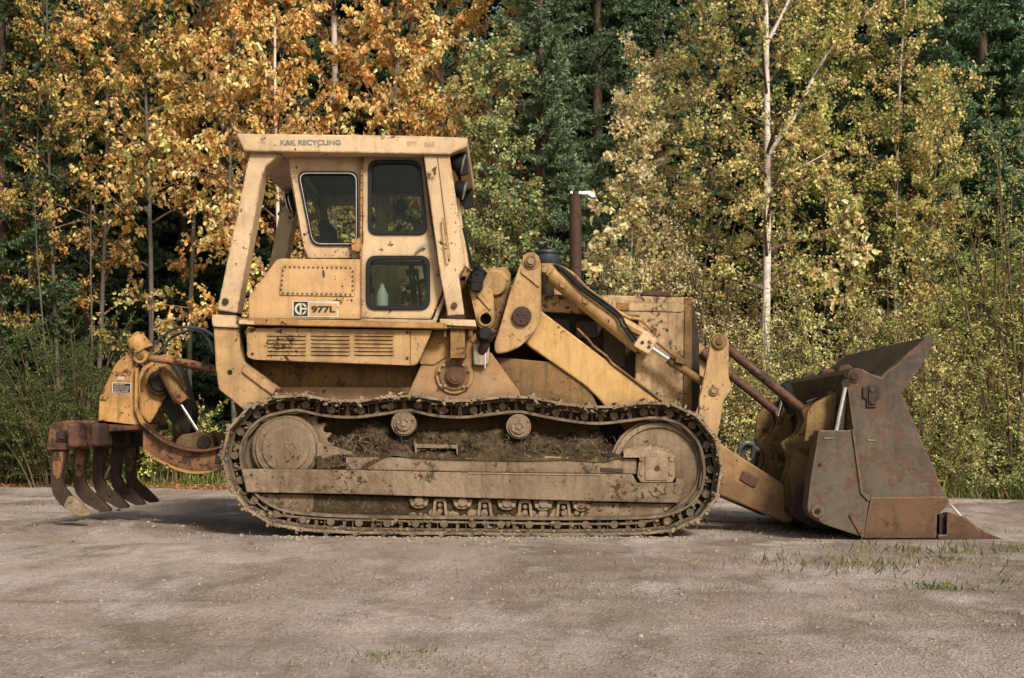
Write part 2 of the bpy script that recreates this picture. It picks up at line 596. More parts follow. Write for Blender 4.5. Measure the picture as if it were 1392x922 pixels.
def add_box(bm, x0, x1, y0, y1, z0, z1):
    v = [bm.verts.new(p) for p in ((x0, y0, z0), (x1, y0, z0), (x1, y1, z0), (x0, y1, z0), (x0, y0, z1), (x1, y0, z1), (x1, y1, z1), (x0, y1, z1))]
    for f in ((0, 3, 2, 1), (4, 5, 6, 7), (0, 1, 5, 4), (1, 2, 6, 5), (2, 3, 7, 6), (3, 0, 4, 7)):
        bm.faces.new([v[i] for i in f])


def smooth_pts(pts, n=6, closed=False):
    """Catmull-Rom through points (tuples)"""
    P = [Vector(p) for p in pts]
    N = len(P)
    out = []
    rngi = range(N if closed else N - 1)
    for i in rngi:
        p0 = P[i - 1] if (closed or i > 0) else P[i]
        p1 = P[i]
        p2 = P[(i + 1) % N]
        p3 = P[(i + 2) % N] if (closed or i + 2 < N) else P[(i + 1) % N]
        for k in range(n):
            t = k / n
            out.append(0.5 * ((2 * p1) + (p2 - p0) * t + (2 * p0 - 5 * p1 + 4 * p2 - p3) * t * t + (3 * p1 - p0 - 3 * p2 + p3) * t ** 3))
    if not closed:
        out.append(P[-1])
    return out


def hose(name, pxs, r, mat, parent, mirror=False, label=None):
    """pxs: (px, py, depth)"""
    pts = smooth_pts([W(*p) for p in pxs], 6)
    return tube(name, pts, r, mat, parent, mirror, 8, label)


def text_obj(name, s, px, py, hpx, y, mat, parent, width=None, bold=0.02, label=None):
    cu = bpy.data.curves.new(name, 'FONT')
    cu.body = s
    cu.size = 1.0
    cu.offset = bold
    cu.extrude = 0.0
    to = bpy.data.objects.new('tmp', cu)
    COL.objects.link(to)
    bpy.context.view_layer.update()
    dg = bpy.context.evaluated_depsgraph_get()
    me = bpy.data.meshes.new_from_object(to.evaluated_get(dg))
    bpy.data.objects.remove(to)
    xs = [v.co.x for v in me.vertices]
    ys = [v.co.y for v in me.vertices]
    x0, x1, yy0, yy1 = min(xs), max(xs), min(ys), max(ys)
    a = W(px, py, y)
    hh = S(hpx, y)
    ww = S(width, y) if width else hh * (x1 - x0) / (yy1 - yy0)
    for v in me.vertices:
        v.co = Vector((a.x + (v.co.x - x0) / (x1 - x0) * ww, y, a.z + (v.co.y - yy0) / (yy1 - yy0) * hh))
    me.materials.clear()
    o = link_mesh(name, me, mat, parent, ROOT_AT)
    if label:
        o['label'] = label
    return o


# ================================================================== THE TRACK LOADER
L = empty('track_loader', ROOT_AT, 'old yellow crawler loader with cab, rear ripper and front bucket parked on the dirt', 'track loader')

# ---- canopy (ROPS roof)
canopy = plate('canopy_roof', [(321, 181.5), (545, 184), (636, 187), (634.5, 200), (611, 210), (331.5, 205.5)], 0.12, 2.18, M['cab'], L, bevel=.012)
text_obj('lettering', 'K&K RECYCLING', 381, 197.5, 7.2, .117, M['blueletter'], canopy, width=82, bold=.025)
text_obj('lettering', '977', 553, 199, 6.5, .117, M['fadeletter'], canopy, width=13)
text_obj('lettering', 'SAE', 577, 199.6, 6.5, .117, M['fadeletter'], canopy, width=14)

# ---- rear posts
plate('rear_post', [(339.5, 205.5), (383, 208.5), (361, 227), (356, 240), (322, 426), (295.5, 422), (297, 412)], .18, .40, M['cab'], L, mirror=True, bevel=.01)
bm = bmesh.new()
add_cyl_y(bm, 306, 409.5, 4.2, .155, .18, 14)
finish('post_bolt', bm, M['darkrust'], L, .003, True, True)
plate('post_pad', [(297, 418), (322, 421), (322, 426), (320, 429), (296, 429)], .19, .41, M['black'], L, mirror=True, bevel=.003)
# ---- front posts
fp = plate('front_post', [(575.5, 210), (611, 210), (632, 355), (632, 361), (623.5, 376), (631, 428), (608.5, 430), (602.5, 396), (598, 372)], .16, .36, M['cab'], L, mirror=True, bevel=.01)
bm = bmesh.new()
add_cyl_y(bm, 617.5, 415, 4.0, .135, .16, 14)
finish('post_bolt', bm, M['rust'], L, .003, True, True)
plate('post_pad', [(609, 427), (631, 425), (632, 434), (609, 434)], .17, .38, M['darkrust'], L, mirror=True, bevel=.003)
tube('grab_handle', [W(602, 297, .13), W(603.5, 300, .10), W(610, 352, .10), W(610.5, 355, .13)], .009, M['ripper'], L, n=8)
# seam strip on the front post
plate('weld_seam', [(593.5, 210), (594.7, 210), (612, 350), (610.8, 350)], .157, .16, M['dull'], L, bevel=0)

# ---- cab side walls with real window openings
wall = [(393, 208), (577, 210), (602, 393), (586, 435), (489, 435), (489, 351), (418.5, 351), (412, 332), (392.5, 221)]
win_rear = round_poly([(403.5, 233), (486.5, 233), (486.5, 334), (424, 334)], 12)
win_up = round_poly([(500.5, 217.5), (571, 217.5), (581.5, 319), (500.5, 319)], 13)
win_lo = round_poly([(497.8, 347.5), (584.5, 347.5), (584.5, 421), (497.8, 421)], 14)


def scaled(poly, k):
    cx = sum(p[0] for p in poly) / len(poly)
    cy = sum(p[1] for p in poly) / len(poly)
    w = max(p[0] for p in poly) - min(p[0] for p in poly)
    h = max(p[1] for p in poly) - min(p[1] for p in poly)
    return [(cx + (p[0] - cx) * (1 + 2 * k / w), cy + (p[1] - cy) * (1 + 2 * k / h)) for p in poly]


plate('cab_wall', wall, .33, .37, M['cab'], L, [scaled(win_rear, -3), scaled(win_up, -3), scaled(win_lo, -3)], bevel=.004, mirror=True)
wg = plate('side_window', scaled(win_rear, -4), .338, .344, M['glass'], L, bevel=0, mirror=True)
for o_ in wg:
    pass
plate('gasket', win_rear, .310, .33, M['black'], wg[0], [scaled(win_rear, -4.5)], bevel=.004)
plate('trim', scaled(win_rear, -2.0), .306, .312, M['alu'], wg[0], [scaled(win_rear, -2.8)], bevel=0)

door_outer = round_poly([(493.5, 209.5), (574.3, 211), (585, 300), (602.5, 393), (586, 433.5), (489.5, 432), (489.5, 345), (493.5, 330)], [3, 5, 2, 4, 4, 3, 2, 2])
door = plate('door', door_outer, .295, .326, M['cab'], L, [scaled(win_up, -2), scaled(win_lo, -2)], bevel=.006)
for nm, w_ in (('upper', win_up), ('lower', win_lo)):
    plate('window_glass', scaled(w_, -3.5), .306, .311, M['glass'], door, bevel=0)
    plate('gasket', w_, .276, .295, M['black'], door, [scaled(w_, -5.2)], bevel=.005)
    plate('gasket_lip', scaled(w_, -2.2), .273, .277, M['bluecan'], door, [scaled(w_, -2.6)], bevel=0)
for nm, w_ in (('upper', win_up), ('lower', win_lo)):
    g_ = plate('window_glass', scaled(w_, -3.5), .338, .343, M['glass'], L, bevel=0)
    g_.scale = (1, -1, 1)
# hinge line
bm = bmesh.new()
a, c = W(492, 210, .285), W(489.3, 431, .285)
for i in range(22):
    t0, t1 = i / 22, (i + .82) / 22
    add_tube(bm, [a.lerp(c, t0), a.lerp(c, t1)], .011, 8)
finish('hinge', bm, M['pedestal'], door, 0, True)
# latch + handle
bm = bmesh.new()
add_plate(bm, round_poly([(477, 324), (490, 323.5), (490, 342), (478, 342)], 2), .262, .30)
add_cyl_y(bm, 480.5, 328, 3.2, .25, .262, 12)
add_cyl_y(bm, 480.5, 337.5, 3.2, .25, .262, 12)
finish('door_stop', bm, M['ripper'], L, .003, True)
bm = bmesh.new()
add_tube(bm, [W(577, 334, .295), W(577, 334, .26)], .018, 12)
add_tube(bm, [W(578, 332.5, .265), W(572, 336.5, .26), W(563.5, 344, .262)], [.012, .011, .005], 8)
finish('door_handle', bm, M['alu'], door, 0, True)
# front lower chamfer strip beneath the door
plate('door_sill', [(489, 433), (588, 435), (605, 396), (608.5, 398), (592, 441), (489, 439)], .29, .36, M['cab'], L, bevel=.004)

# ---- cab front, rear, roof, floor
cabx0, cabx1 = W(395, 300, .33).x, W(577, 210, .33).x
zt, zb = W(0, 209, .33).z, W(0, 432, .33).z


def cross_panel(name, ptop, pbot, hole_frac, mat, thick=.03, glass=True):
    """a panel spanning the width of the cab between two profile points, with an opening"""
    t, b_ = W(*ptop, .37), W(*pbot, .37)
    d = (b_ - t).normalized()
    nrm = Vector((d.z, 0, -d.x))
    ya, yb = .37, 2 * YC - .37
    bm = bmesh.new()
    Lr = (b_ - t).length
    f0, f1, m_ = hole_frac

    def pt(u, y, k):
        p = t + d * (u * Lr) + nrm * (k * thick)
        return (p.x, y, p.z)

    def slab(u0, u1, y0, y1):
        v = [bm.verts.new(pt(u, y, k)) for k in (0, 1) for u, y in ((u0, y0), (u1, y0), (u1, y1), (u0, y1))]
        for f in ((0, 1, 2, 3), (7, 6, 5, 4), (0, 4, 5, 1), (1, 5, 6, 2), (2, 6, 7, 3), (3, 7, 4, 0)):
            bm.faces.new([v[i] for i in f])
    slab(0, f0, ya, yb)
    slab(f1, 1, ya, yb)
    slab(f0 + .0005, f1 - .0005, ya, ya + m_)
    slab(f0 + .0005, f1 - .0005, yb - m_, yb)
    o = finish(name, bm, mat, L, .003)
    if glass:
        bm = bmesh.new()
        v = [bm.verts.new(pt(u, y, .5)) for u, y in ((f0 - .01, ya + m_ - .01), (f1 + .01, ya + m_ - .01), (f1 + .01, yb - m_ + .01), (f0 - .01, yb - m_ + .01))]
        bm.faces.new(v)
        finish('glass', bm, M['glass'], o)
    return o


cross_panel('cab_rear_wall', (395, 222), (420, 350), (.14, .86, .18), M['cab'])
cross_panel('windshield_frame', (578, 214), (602, 392), (.07, .80, .12), M['cab'])
bm = bmesh.new()
add_box(bm, cabx0 + .02, cabx1 - .01, .371, 2 * YC - .371, zt - .05, zt - .01)
finish('cab_ceiling', bm, M['cabin'], L)
bm = bmesh.new()
fz = W(0, 430, .37).z
add_box(bm, W(425, 0, .37).x, W(590, 0, .37).x, .372, 2 * YC - .372, fz - .04, fz)
finish('cab_floor', bm, M['cabin'], L)
# ---- seat and controls inside
sx0 = W(505, 0, .7).x
bm = bmesh.new()
add_plate(bm, round_poly([(440, 372), (500, 378), (503, 392), (438, 390)], 4), .85, 1.45)
finish('seat_cushion', bm, M['black'], L, .03)
bm = bmesh.new()
add_plate(bm, round_poly([(432, 300), (446, 298), (456, 374), (440, 378)], 5), .85, 1.45)
finish('seat_back', bm, M['black'], L, .03)
bm = bmesh.new()
add_plate(bm, [(440, 390), (500, 392), (500, 430), (440, 430)], .80, 1.5)
finish('seat_base', bm, M['seat'], L, .01)
bm = bmesh.new()
add_plate(bm, [(506, 362), (540, 358), (543, 425), (506, 425)], 1.3, 1.45)
finish('console', bm, M['seat'], L, .01)
bm = bmesh.new()
for (x, y0_, yy) in ((560, 366, .8), (566, 372, .95), (556, 372, 1.15)):
    add_tube(bm, [W(x, y0_, yy), W(x + 4, 385, yy), W(x + 6, 428, yy)], .012, 8)
    add_tube(bm, [W(x, y0_ + 3, yy), W(x - 1, y0_ - 6, yy)], .024, 8)
add_tube(bm, [W(552, 392, .8), W(580, 380, .85), W(592, 382, .9)], .02, 8)
add_plate(bm, [(572, 352), (590, 352), (596, 385), (578, 388)], .75, 1.5)
finish('control_levers', bm, M['black'], L, 0, True)
# sun visor / interior bar
tube('cab_crossbar', [W(500, 357, .9), W(596, 359, .9)], .02, M['cabin'], L, n=8)

# ---- side tank under the rear window
tank = plate('side_tank', round_poly([(377, 351.5), (489, 352.5), (489, 434.5), (337.5, 434.5), (337.5, 404.5)], [6, 2, 2, 2, 4]), .17, .84, M['tank'], L, mirror=True, bevel=.012)[0]
bm = bmesh.new()
pl_o = round_poly([(384, 360), (481.5, 362), (481.5, 403), (379.5, 401)], 3)
add_plate(bm, pl_o, .160, .17)
for i in range(15):
    t = (i + .5) / 15
    add_cyl_y(bm, 384.5 + t * 95, 362.8 + t * 1.6, 1.25, .153, .16, 8)
    add_cyl_y(bm, 381.5 + t * 98, 398.6 + t * 1.8, 1.25, .153, .16, 8)
for i in range(5):
    t = (i + .8) / 5.6
    add_cyl_y(bm, 385.2 - t * 4, 363 + t * 36, 1.25, .153, .16, 8)
    add_cyl_y(bm, 479.2, 364 + t * 36, 1.25, .153, .16, 8)
rp = finish('riveted_plate', bm, M['tank'], tank, 0, False)
rp.data.materials.append(M['rust'])
for p_ in rp.data.polygons:
    if p_.center.y + YC < .1595:
        p_.material_index = 1
bm = bmesh.new()
add_tube(bm, [W(439.5, 368, .16), W(439.5, 368, .15), W(440.5, 376, .15)], .006, 6)
finish('plate_hook', bm, M['darkrust'], tank)
# model decal
dec = plate('model_decal', round_poly([(397, 408.5), (460.5, 410), (460, 431.5), (396.5, 430.5)], 1.5), .1655, .17, M['decalwhite'], L, bevel=0)
plate('black_square', [(399.5, 410), (418.5, 410.3), (418.2, 429.8), (399.2, 429.5)], .1635, .1654, M['decalblack'], dec, bevel=0)
plate('gold_field', round_poly([(420.5, 412), (458.5, 412.6), (458.2, 429.6), (420.3, 429)], 1), .1635, .1654, M['decalgold'], dec, bevel=0)
cx, cy = 408.6, 420
ring = [(cx + 8 * math.cos(t), cy + 8 * math.sin(t)) for t in np.linspace(R(95), R(265), 20)]
ring2 = [(cx + 5.4 * math.cos(t), cy + 5.4 * math.sin(t)) for t in np.linspace(R(265), R(95), 20)]
bm = bmesh.new()
add_plate(bm, ring + ring2, .1615, .1634)
add_plate(bm, [(cx - 1, cy - 8), (cx + 1.2, cy - 8), (cx + 1.2, cy + 8), (cx - 1, cy + 8)], .1615, .1634)
add_plate(bm, [(cx + 1.3, cy - 1.3), (cx + 9, cy - 1.3), (cx + 9, cy + .9), (cx + 1.3, cy + .9)], .1615, .1634)
ringr = [(cx + 2 + 6.4 * math.cos(t), cy + 8 * math.sin(t)) for t in np.linspace(R(-82), R(-22), 9)]
ringr2 = [(cx + 2 + 4.2 * math.cos(t), cy + 5.6 * math.sin(t)) for t in np.linspace(R(-22), R(-82), 9)]
add_plate(bm, ringr + ringr2, .1615, .1634)
ringr = [(cx + 2 + 6.4 * math.cos(t), cy + 8 * math.sin(t)) for t in np.linspace(R(22), R(82), 9)]
ringr2 = [(cx + 2 + 4.2 * math.cos(t), cy + 5.6 * math.sin(t)) for t in np.linspace(R(82), R(22), 9)]
add_plate(bm, ringr + ringr2, .1615, .1634)
finish('emblem', bm, M['decalwhite'], dec)
text_obj('lettering', '977L', 423, 425.5, 9.4, .1625, M['decalblack'], dec, width=33, bold=.045)

# ---- side shelf rail, louvred box
plate('side_rail', [(324.5, 433), (489, 435.5), (606, 439), (608, 447), (337, 441.5), (324.5, 440)], .10, .40, M['pedestal'], L, mirror=True, bevel=.006)
plate('rail_flange', [(324.5, 435), (334, 435), (346, 436), (346, 441.5), (324.5, 440.5)], .09, .0995, M['cab'], L, mirror=True, bevel=.003)
louv = [round_poly([(x0, y), (x0 + 52, y + .6), (x0 + 52, y + 3.0), (x0, y + 2.4)], 1.1, 3) for x0 in (364, 423.2, 482.5) for y in (455, 460.2, 465.4, 470.6, 475.8, 481.0)]
box_side = round_poly([(335, 446), (588, 449), (566.5, 497), (345, 489), (336, 485.5)], [2, 2, 7, 4, 4])
lb = plate('louvre_panel', box_side, .17, .185, M['yellow'], L, louv, bevel=.0015, mirror=True)
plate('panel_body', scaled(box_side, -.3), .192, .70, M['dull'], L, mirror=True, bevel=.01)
bm = bmesh.new()
for lv in louv:
    (x0, y0_), (x1, y1_) = (min(p[0] for p in lv), min(p[1] for p in lv)), (max(p[0] for p in lv), max(p[1] for p in lv))
    a_, b_, c_, d_ = W(x0, y0_, .17), W(x1, y0_ + .5, .17), W(x1, y1_, .17), W(x0, y1_ - .5, .17)
    vs = [bm.verts.new(v) for v in (a_ + Vector((0, -.012, 0)), b_ + Vector((0, -.012, 0)), c_ + Vector((0, -.012, .006)), d_ + Vector((0, -.012, .006)), a_ + Vector((0, .001, .008)), b_ + Vector((0, .001, .008)))]
    bm.faces.new([vs[0], vs[1], vs[5], vs[4]])
    bm.faces.new([vs[0], vs[3], vs[2], vs[1]])
finish('louvre', bm, M['yellow'], lb[0])
bm = bmesh.new()
for (x, y) in ((342, 450), (343, 481), (553.5, 487), (553.5, 452), (345, 448)):
    add_cyl_y(bm, x, y, 1.9, .162, .17, 10)
finish('panel_bolt', bm, M['darkrust'], lb[0], 0, True)
plate('panel_seam', [(557.5, 449), (558.7, 449), (558.3, 495), (557.1, 495)], .167, .1699, M['dull'], lb[0], bevel=0)

# ---- hull between the tracks
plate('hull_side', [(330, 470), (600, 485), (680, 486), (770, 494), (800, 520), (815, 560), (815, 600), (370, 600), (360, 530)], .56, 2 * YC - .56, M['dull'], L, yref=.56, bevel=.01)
plate('hull_step', [(372, 526), (560, 527), (560, 556), (372, 556)], .50, .56, M['pedestal'], L, mirror=True, bevel=.006)
plate('belly_pan', [(700, 560), (930, 560), (940, 640), (900, 668), (420, 668), (380, 600)], .62, 2 * YC - .62, M['darkcav'], L, bevel=.02)
# ---- rear support bracket
plate('rear_bracket_cap', round_poly([(288, 427.5), (321, 429), (321, 441), (325.5, 441), (325.5, 446), (289.5, 444), (288, 438)], 1), .14, .44, M['cab'], L, mirror=True, bevel=.004)
rb = plate('rear_bracket', [(290, 444), (325, 446), (326, 470), (332, 492), (375.5, 527), (371, 540), (333, 559), (297, 529), (293, 500)], .17, .42, M['yellow'], L, mirror=True, bevel=.01)
plate('bracket_gusset', [(328, 505), (333, 494), (375.5, 528), (371, 538), (336, 512)], .150, .17, M['yellow'], rb[0], bevel=.005)
cyl('bracket_hole', 312.4, 506, 3.3, .163, .1705, M['black'], rb[0], bevel=0)
plate('rear_cross_beam', [(296, 450), (322, 450), (324, 500), (300, 510)], .43, 2 * YC - .43, M['dull'], L, bevel=.01)
plate('rear_hull', [(322, 455), (372, 468), (372, 600), (330, 600), (316, 540)], .57, 2 * YC - .57, M['darkcav'], L, bevel=.01)

# ---- lift frame pedestal with pivot hub
ped = plate('lift_pedestal', [(606, 448), (640, 448), (642, 470), (668, 480), (706, 533), (712, 560), (552, 560), (554, 536), (588, 462), (592, 448)], .34, .56, M['pedestal'], L, mirror=True, bevel=.01)[0]
plate('pedestal_cover', round_poly([(590, 450), (611, 452), (611, 486), (634, 488), (632, 470), (646, 452), (650, 470), (643, 494), (640, 500), (625, 488), (605, 486), (590, 496), (571, 495), (571, 488)], 2), .325, .34, M['pedestal'], ped, bevel=.005)
plate('pedestal_web', [(612, 446), (632, 446), (632, 487), (612, 487)], .20, .335, M['dull'], L, mirror=True, bevel=.004)
plate('hub_boss', circle(617.7, 510, 26, 36), .318, .34, M['pedestal'], ped, bevel=.006, smooth=True)
cyl('hub_flange', 617.7, 510.5, 20.5, .305, .3175, M['dull'], ped)
bm = bmesh.new()
for (rr, y0_, y1_) in ((14, .285, .3045), (11.5, .27, .2845), (8, .262, .2695)):
    add_plate(bm, circle(618.7, 511, rr, 28), y0_, y1_)
finish('hub_dome', bm, M['rust'], ped, .006, True)
for (x, y) in ((597.5, 504), (603, 496.5), (617, 490.5), (630, 496), (637, 504), (636, 525), (630.5, 525.5), (599, 524), (605, 524.5)):
    bm = bmesh.new()
    add_plate(bm, circle(x, y, 2.3, 6), .285, .3045)
    finish('hub_bolt', bm, M['mudsteel'], ped, .002)
bc = plate('bracket_cap', round_poly([(597.5, 433.5), (646, 435), (647, 444), (620, 443), (598, 441)], 1), .14, .46, M['cab'], L, mirror=True, bevel=.004)[0]
plate('cap_spacer', [(600, 441.5), (645, 443.5), (645, 447), (600, 446)], .16, .44, M['dull'], bc, bevel=.003)
for x in (604, 640):
    bm = bmesh.new()
    add_tube(bm, [W(x, 446, .2), W(x, 458, .2)], .018, 6)
    finish('cap_bolt', bm, M['dull'], bc)
# clouded gauge under a rubber cap
gg = plate('sight_gauge', round_poly([(643, 467), (665.5, 467), (664.5, 493), (660, 497), (644, 496)], 2), .27, .335, M['dirtyglass'], L, bevel=.008)
plate('gauge_mark', [(659.2, 470), (660.6, 470), (660.0, 501), (658.9, 501)], .264, .2695, M['white'], gg, bevel=0)
bm = bmesh.new()
for k in range(4):
    add_plate(bm, circle(660 - k * .6, 456 - k * .4, 11.5 - k * 1.6, 18), .20 - k * .0 + k * -.02, .235 - k * .02 + .0)
finish('gauge_cap', bm, M['black'], gg, .006, True)
tube('gauge_pipe', [W(660, 456, .22), W(659, 470, .24), W(655, 478, .29)], .04, M['darkrust'], gg, n=12)

# ---- parking-lock arm and dark boot
arm = plate('lock_arm', round_poly([(632, 381), (638, 368), (652, 364), (668, 372), (671, 405), (673, 436), (668, 446), (652, 446), (648, 438), (640, 402)], 5), .40, .50, M['yellow'], L, [circle(660.3, 433.5, 7.6, 22)], bevel=.008)
cyl('pin_bore', 660.3, 433.5, 7.5, .47, .49, M['black'], arm, bevel=0)
cyl('bore_collar', 660.3, 433.5, 10.5, .385, .40, M['yellow'], arm, hole=7.6)
bm = bmesh.new()
for k in range(7):
    t = k / 6
    add_tube(bm, [W(656 - 14 * t, 366 + 2 * t + 20 * t * t, .36), W(654.5 - 13 * t, 368 + 2 * t + 22 * t * t, .36)], .055 + .012 * (k % 2), 14)
add_plate(bm, round_poly([(641, 373), (650, 366), (658, 368), (656, 392), (648, 396), (640, 394)], 3), .30, .40)
finish('rubber_boot', bm, M['black'], arm, .004, True)
plate('arm_rib', [(646, 400), (653, 396), (668, 420), (666, 422)], .385, .40, M['yellow'], arm, bevel=.003)
# round body behind it
bm = bmesh.new()
add_tube(bm, [W(672, 385, .55), W(672, 385, .6), W(672, 385, 1.6), W(672, 385, 1.65)], [.10, .135, .135, .10], 24)
add_tube(bm, [W(660, 387, .7), W(690, 383, .7), W(694, 383, .7)], [.14, .13, .07], 20)
finish('hydraulic_tank', bm, M['yellow'], L, 0, True)
plate('dash_top', [(628, 364.5), (676, 369), (692, 377), (692, 383), (626, 376)], .56, 1.7, M['yellow'], L, bevel=.01)
plate('dash_body', [(610, 376), (690, 382), (700, 450), (640, 470), (606, 440)], .60, 1.7, M['dull'], L, bevel=.01)
tube('wiper_stay', [W(630, 310, .5), W(643, 366, .5)], .012, M['black'], L, n=8)

# ---- bell crank tower plate (lift linkage)
bell = plate('tower_plate', round_poly([(711, 349), (716, 343), (727, 343), (733, 349), (735.5, 360), (736, 428), (728, 450), (708, 471), (690, 479), (674, 481.5), (671, 470), (681, 440), (694, 394), (706, 362)], [5, 5, 5, 5, 5, 10, 10, 10, 6, 5, 6, 3, 3, 5]), .44, .52, M['yellow'], L, mirror=True, bevel=.008)[0]
plate('cast_rib', round_poly([(709, 364), (721, 374), (734, 386), (733, 391), (720, 380), (708, 371)], 2), .425, .44, M['yellow'], bell, bevel=.006)
cyl('upper_pin', 721.5, 355, 8.0, .405, .43, M['dull'], bell)
cyl('pin_head', 721.5, 355, 4.8, .39, .4045, M['mudsteel'], bell, n=6)
cyl('pin_boss', 721.5, 355, 11.5, .43, .44, M['yellow'], bell)
lp = cyl('lift_pin', 709.5, 429.5, 13, .40, .4395, M['darkrust'], bell)
bm = bmesh.new()
for k in range(3):
    an = R(90 + 120 * k)
    add_cyl_y(bm, 709.5 + 5.5 * math.cos(an), 429.5 + 5.5 * math.sin(an), 1.8, .39, .3995, 8)
finish('pin_bolt', bm, M['rust'], bell, 0, True)

# ---- boom (lift arm)
boom_o = round_poly([(704, 424), (722, 410), (740, 426), (905, 550), (985, 607), (1062, 656), (1078, 672), (1082, 706), (1070, 712), (981, 674), (905, 640), (845, 580), (812, 540), (795, 524), (718, 470), (702, 448)], [8, 8, 3, 8, 4, 10, 8, 6, 5, 8, 20, 20, 15, 6, 6, 8])
boom = plate('lift_arm', boom_o, .53, .76, M['boom'], L, mirror=True, bevel=.014)[0]
plate('wear_pad', round_poly([(1010, 640), (1032, 650), (1026, 664), (1005, 652)], 2), .518, .53, M['rust'], boom, bevel=.004)
tube('boom_pipe', [W(785, 447, .6), W(800, 462, .52), W(806, 470, .52), W(824, 484, .52), W(832, 494, .52), W(905, 549, .52)], .011, M['dull'], boom, n=8)
tube('boom_cross_tube', [W(905, 610, .6), W(905, 610, 1.7)], .12, M['dull'], L, n=24)

# ---- tilt cylinder above the boom
tc = [tuple(W(753, 374, .64)), tuple(W(862, 461, .64))]


def perp_poly(p, q, w):
    p, q = Vector(p), Vector(q)
    d = (q - p).normalized()
    n = Vector((-d.y, d.x))
    return [tuple(p + n * w), tuple(q + n * w), tuple(q - n * w), tuple(p - n * w)]


bm = bmesh.new()
add_tube(bm, [W(747, 369, .63), W(750, 371.5, .63), W(862, 461, .63), W(872, 469, .63)], [.055, .088, .088, .088], 24)
tcyl = finish('tilt_cylinder', bm, M['yellow'], L, .004, True, True)[0]
bm = bmesh.new()
add_plate(bm, round_poly([(735, 358), (752, 358), (757, 366), (748, 378), (737, 370)], 2), .56, .70)
add_cyl_y(bm, 740, 366, 5, .53, .56, 12)
finish('clevis', bm, M['yellow'], tcyl, .005, True)
head = plate('gland_block', round_poly([(874.5, 448), (895, 461), (882, 482.5), (861, 470)], 2), .52, .72, M['cab'], L, mirror=True, bevel=.006)[0]
bm = bmesh.new()
for (x, y) in ((873.5, 465.5), (882.5, 471.5)):
    add_cyl_y(bm, x, y, 2.2, .51, .52, 12)
finish('gland_bolt', bm, M['darkrust'], head, 0, True)
for (x, y) in ((765, 388), (796, 409)):
    plate('hose_clip', [(x - 3.5, y - 4), (x + 4, y - 1), (x + 2.5, y + 4.5), (x - 4, y + 2)], .528, .555, M['pedestal'], tcyl, bevel=.003)
tube('piston_rod', [W(884, 472, .62), W(912, 491, .62)], .031, M['chrome'], L, mirror=True, n=20)
tube('rod_gland', [W(909, 488, .62), W(916, 494, .62)], .042, M['dull'], L, mirror=True, n=16)
tube('tie_rod', [W(914, 493, .62), W(955, 519, .58), W(975, 531, .56)], .036, M['dull'], L, mirror=True, n=16)
hose('cylinder_hose', [(757, 362, .54), (770, 372, .52), (792, 394, .51), (815, 411, .51), (838, 428, .51), (845, 443, .51), (862, 465, .53)], .011, M['black'], L)
hose('cylinder_hose', [(753, 360, .56), (768, 367, .54), (790, 388, .52), (818, 408, .52), (841, 426, .52), (850, 440, .52), (866, 462, .54)], .011, M['black'], L)
hose('steel_pipe', [(752, 360, .60), (775, 370, .56), (800, 394, .55), (832, 418, .55), (852, 431, .55), (868, 434, .55), (880, 442, .55), (888, 452, .57)], .016, M['ripper'], L)
hose('steel_pipe', [(846, 437, .56), (862, 447, .55), (872, 452, .56)], .045, M['yellow'], L)
hose('small_pipe', [(893, 466, .55), (908, 478, .55), (922, 487, .55), (931, 491, .55)], .012, M['dull'], L)
plate('pipe_bracket', [(920, 484), (932, 488), (930, 496), (918, 492)], .54, .60, M['dull'], L, bevel=.003)

# ---- front bellcrank levers and bucket rods
lev = plate('tilt_lever', round_poly([(966, 462), (970, 454), (980, 452), (990, 458), (991, 470), (990.5, 513), (995.5, 527), (984, 545), (974, 600), (968, 622), (950, 600), (949.5, 565), (951, 540), (960, 500)], [6, 6, 6, 6, 4, 5, 3, 3, 4, 6, 6, 4, 4, 4]), .45, .51, M['yellow'], L, mirror=True, bevel=.008)[0]
cyl('lever_pin', 978, 464.5, 10, .425, .45, M['dull'], lev)
cyl('pin_head', 978, 464.5, 4.5, .41, .4245, M['rust'], lev)
cyl('lever_hub', 970.5, 532, 6.5, .435, .45, M['dull'], lev)
cyl('hub_bolt', 970.5, 532, 3.2, .425, .4345, M['mudsteel'], lev)
tube('bucket_rod', [W(980, 467, .56), W(1100, 564, .56), W(1112, 570, .56)], [.042, .04, .045], M['rust'], L, mirror=True, n=16)

# ---- engine hood, exhaust, intake
hood = plate('engine_hood', [(735, 400), (836, 401.5), (941, 404.5), (941, 560), (905, 575), (860, 560), (868, 430), (735, 424)], .80, 1.5, M['hood'], L, bevel=.012)
plate('hood_trim', round_poly([(832, 409), (931, 412), (931, 422), (926, 424.5), (832, 422)], 2), .79, .80, M['hood'], hood, bevel=.004)
plate('hood_vent', [(838, 411.5), (855, 412), (855, 422), (838, 421)], .784, .79, M['dull'], hood, bevel=.002)
plate('hood_post', [(931, 405), (941, 405), (941, 560), (929, 560)], .785, .7995, M['dull'], hood, bevel=.004)
bm = bmesh.new()
add_cyl_y(bm, 907, 449, 1.8, .795, .8, 8)
finish('hood_hole', bm, M['black'], hood)
plate('inner_frame', [(560, 452), (700, 400), (740, 424), (800, 500), (820, 560), (560, 560)], .95, 1.35, M['darkcav'], L, bevel=.01)
plate('engine_block', [(735, 424), (868, 430), (866, 560), (770, 560), (735, 500)], .9, 1.4, M['darkcav'], L, bevel=.01)
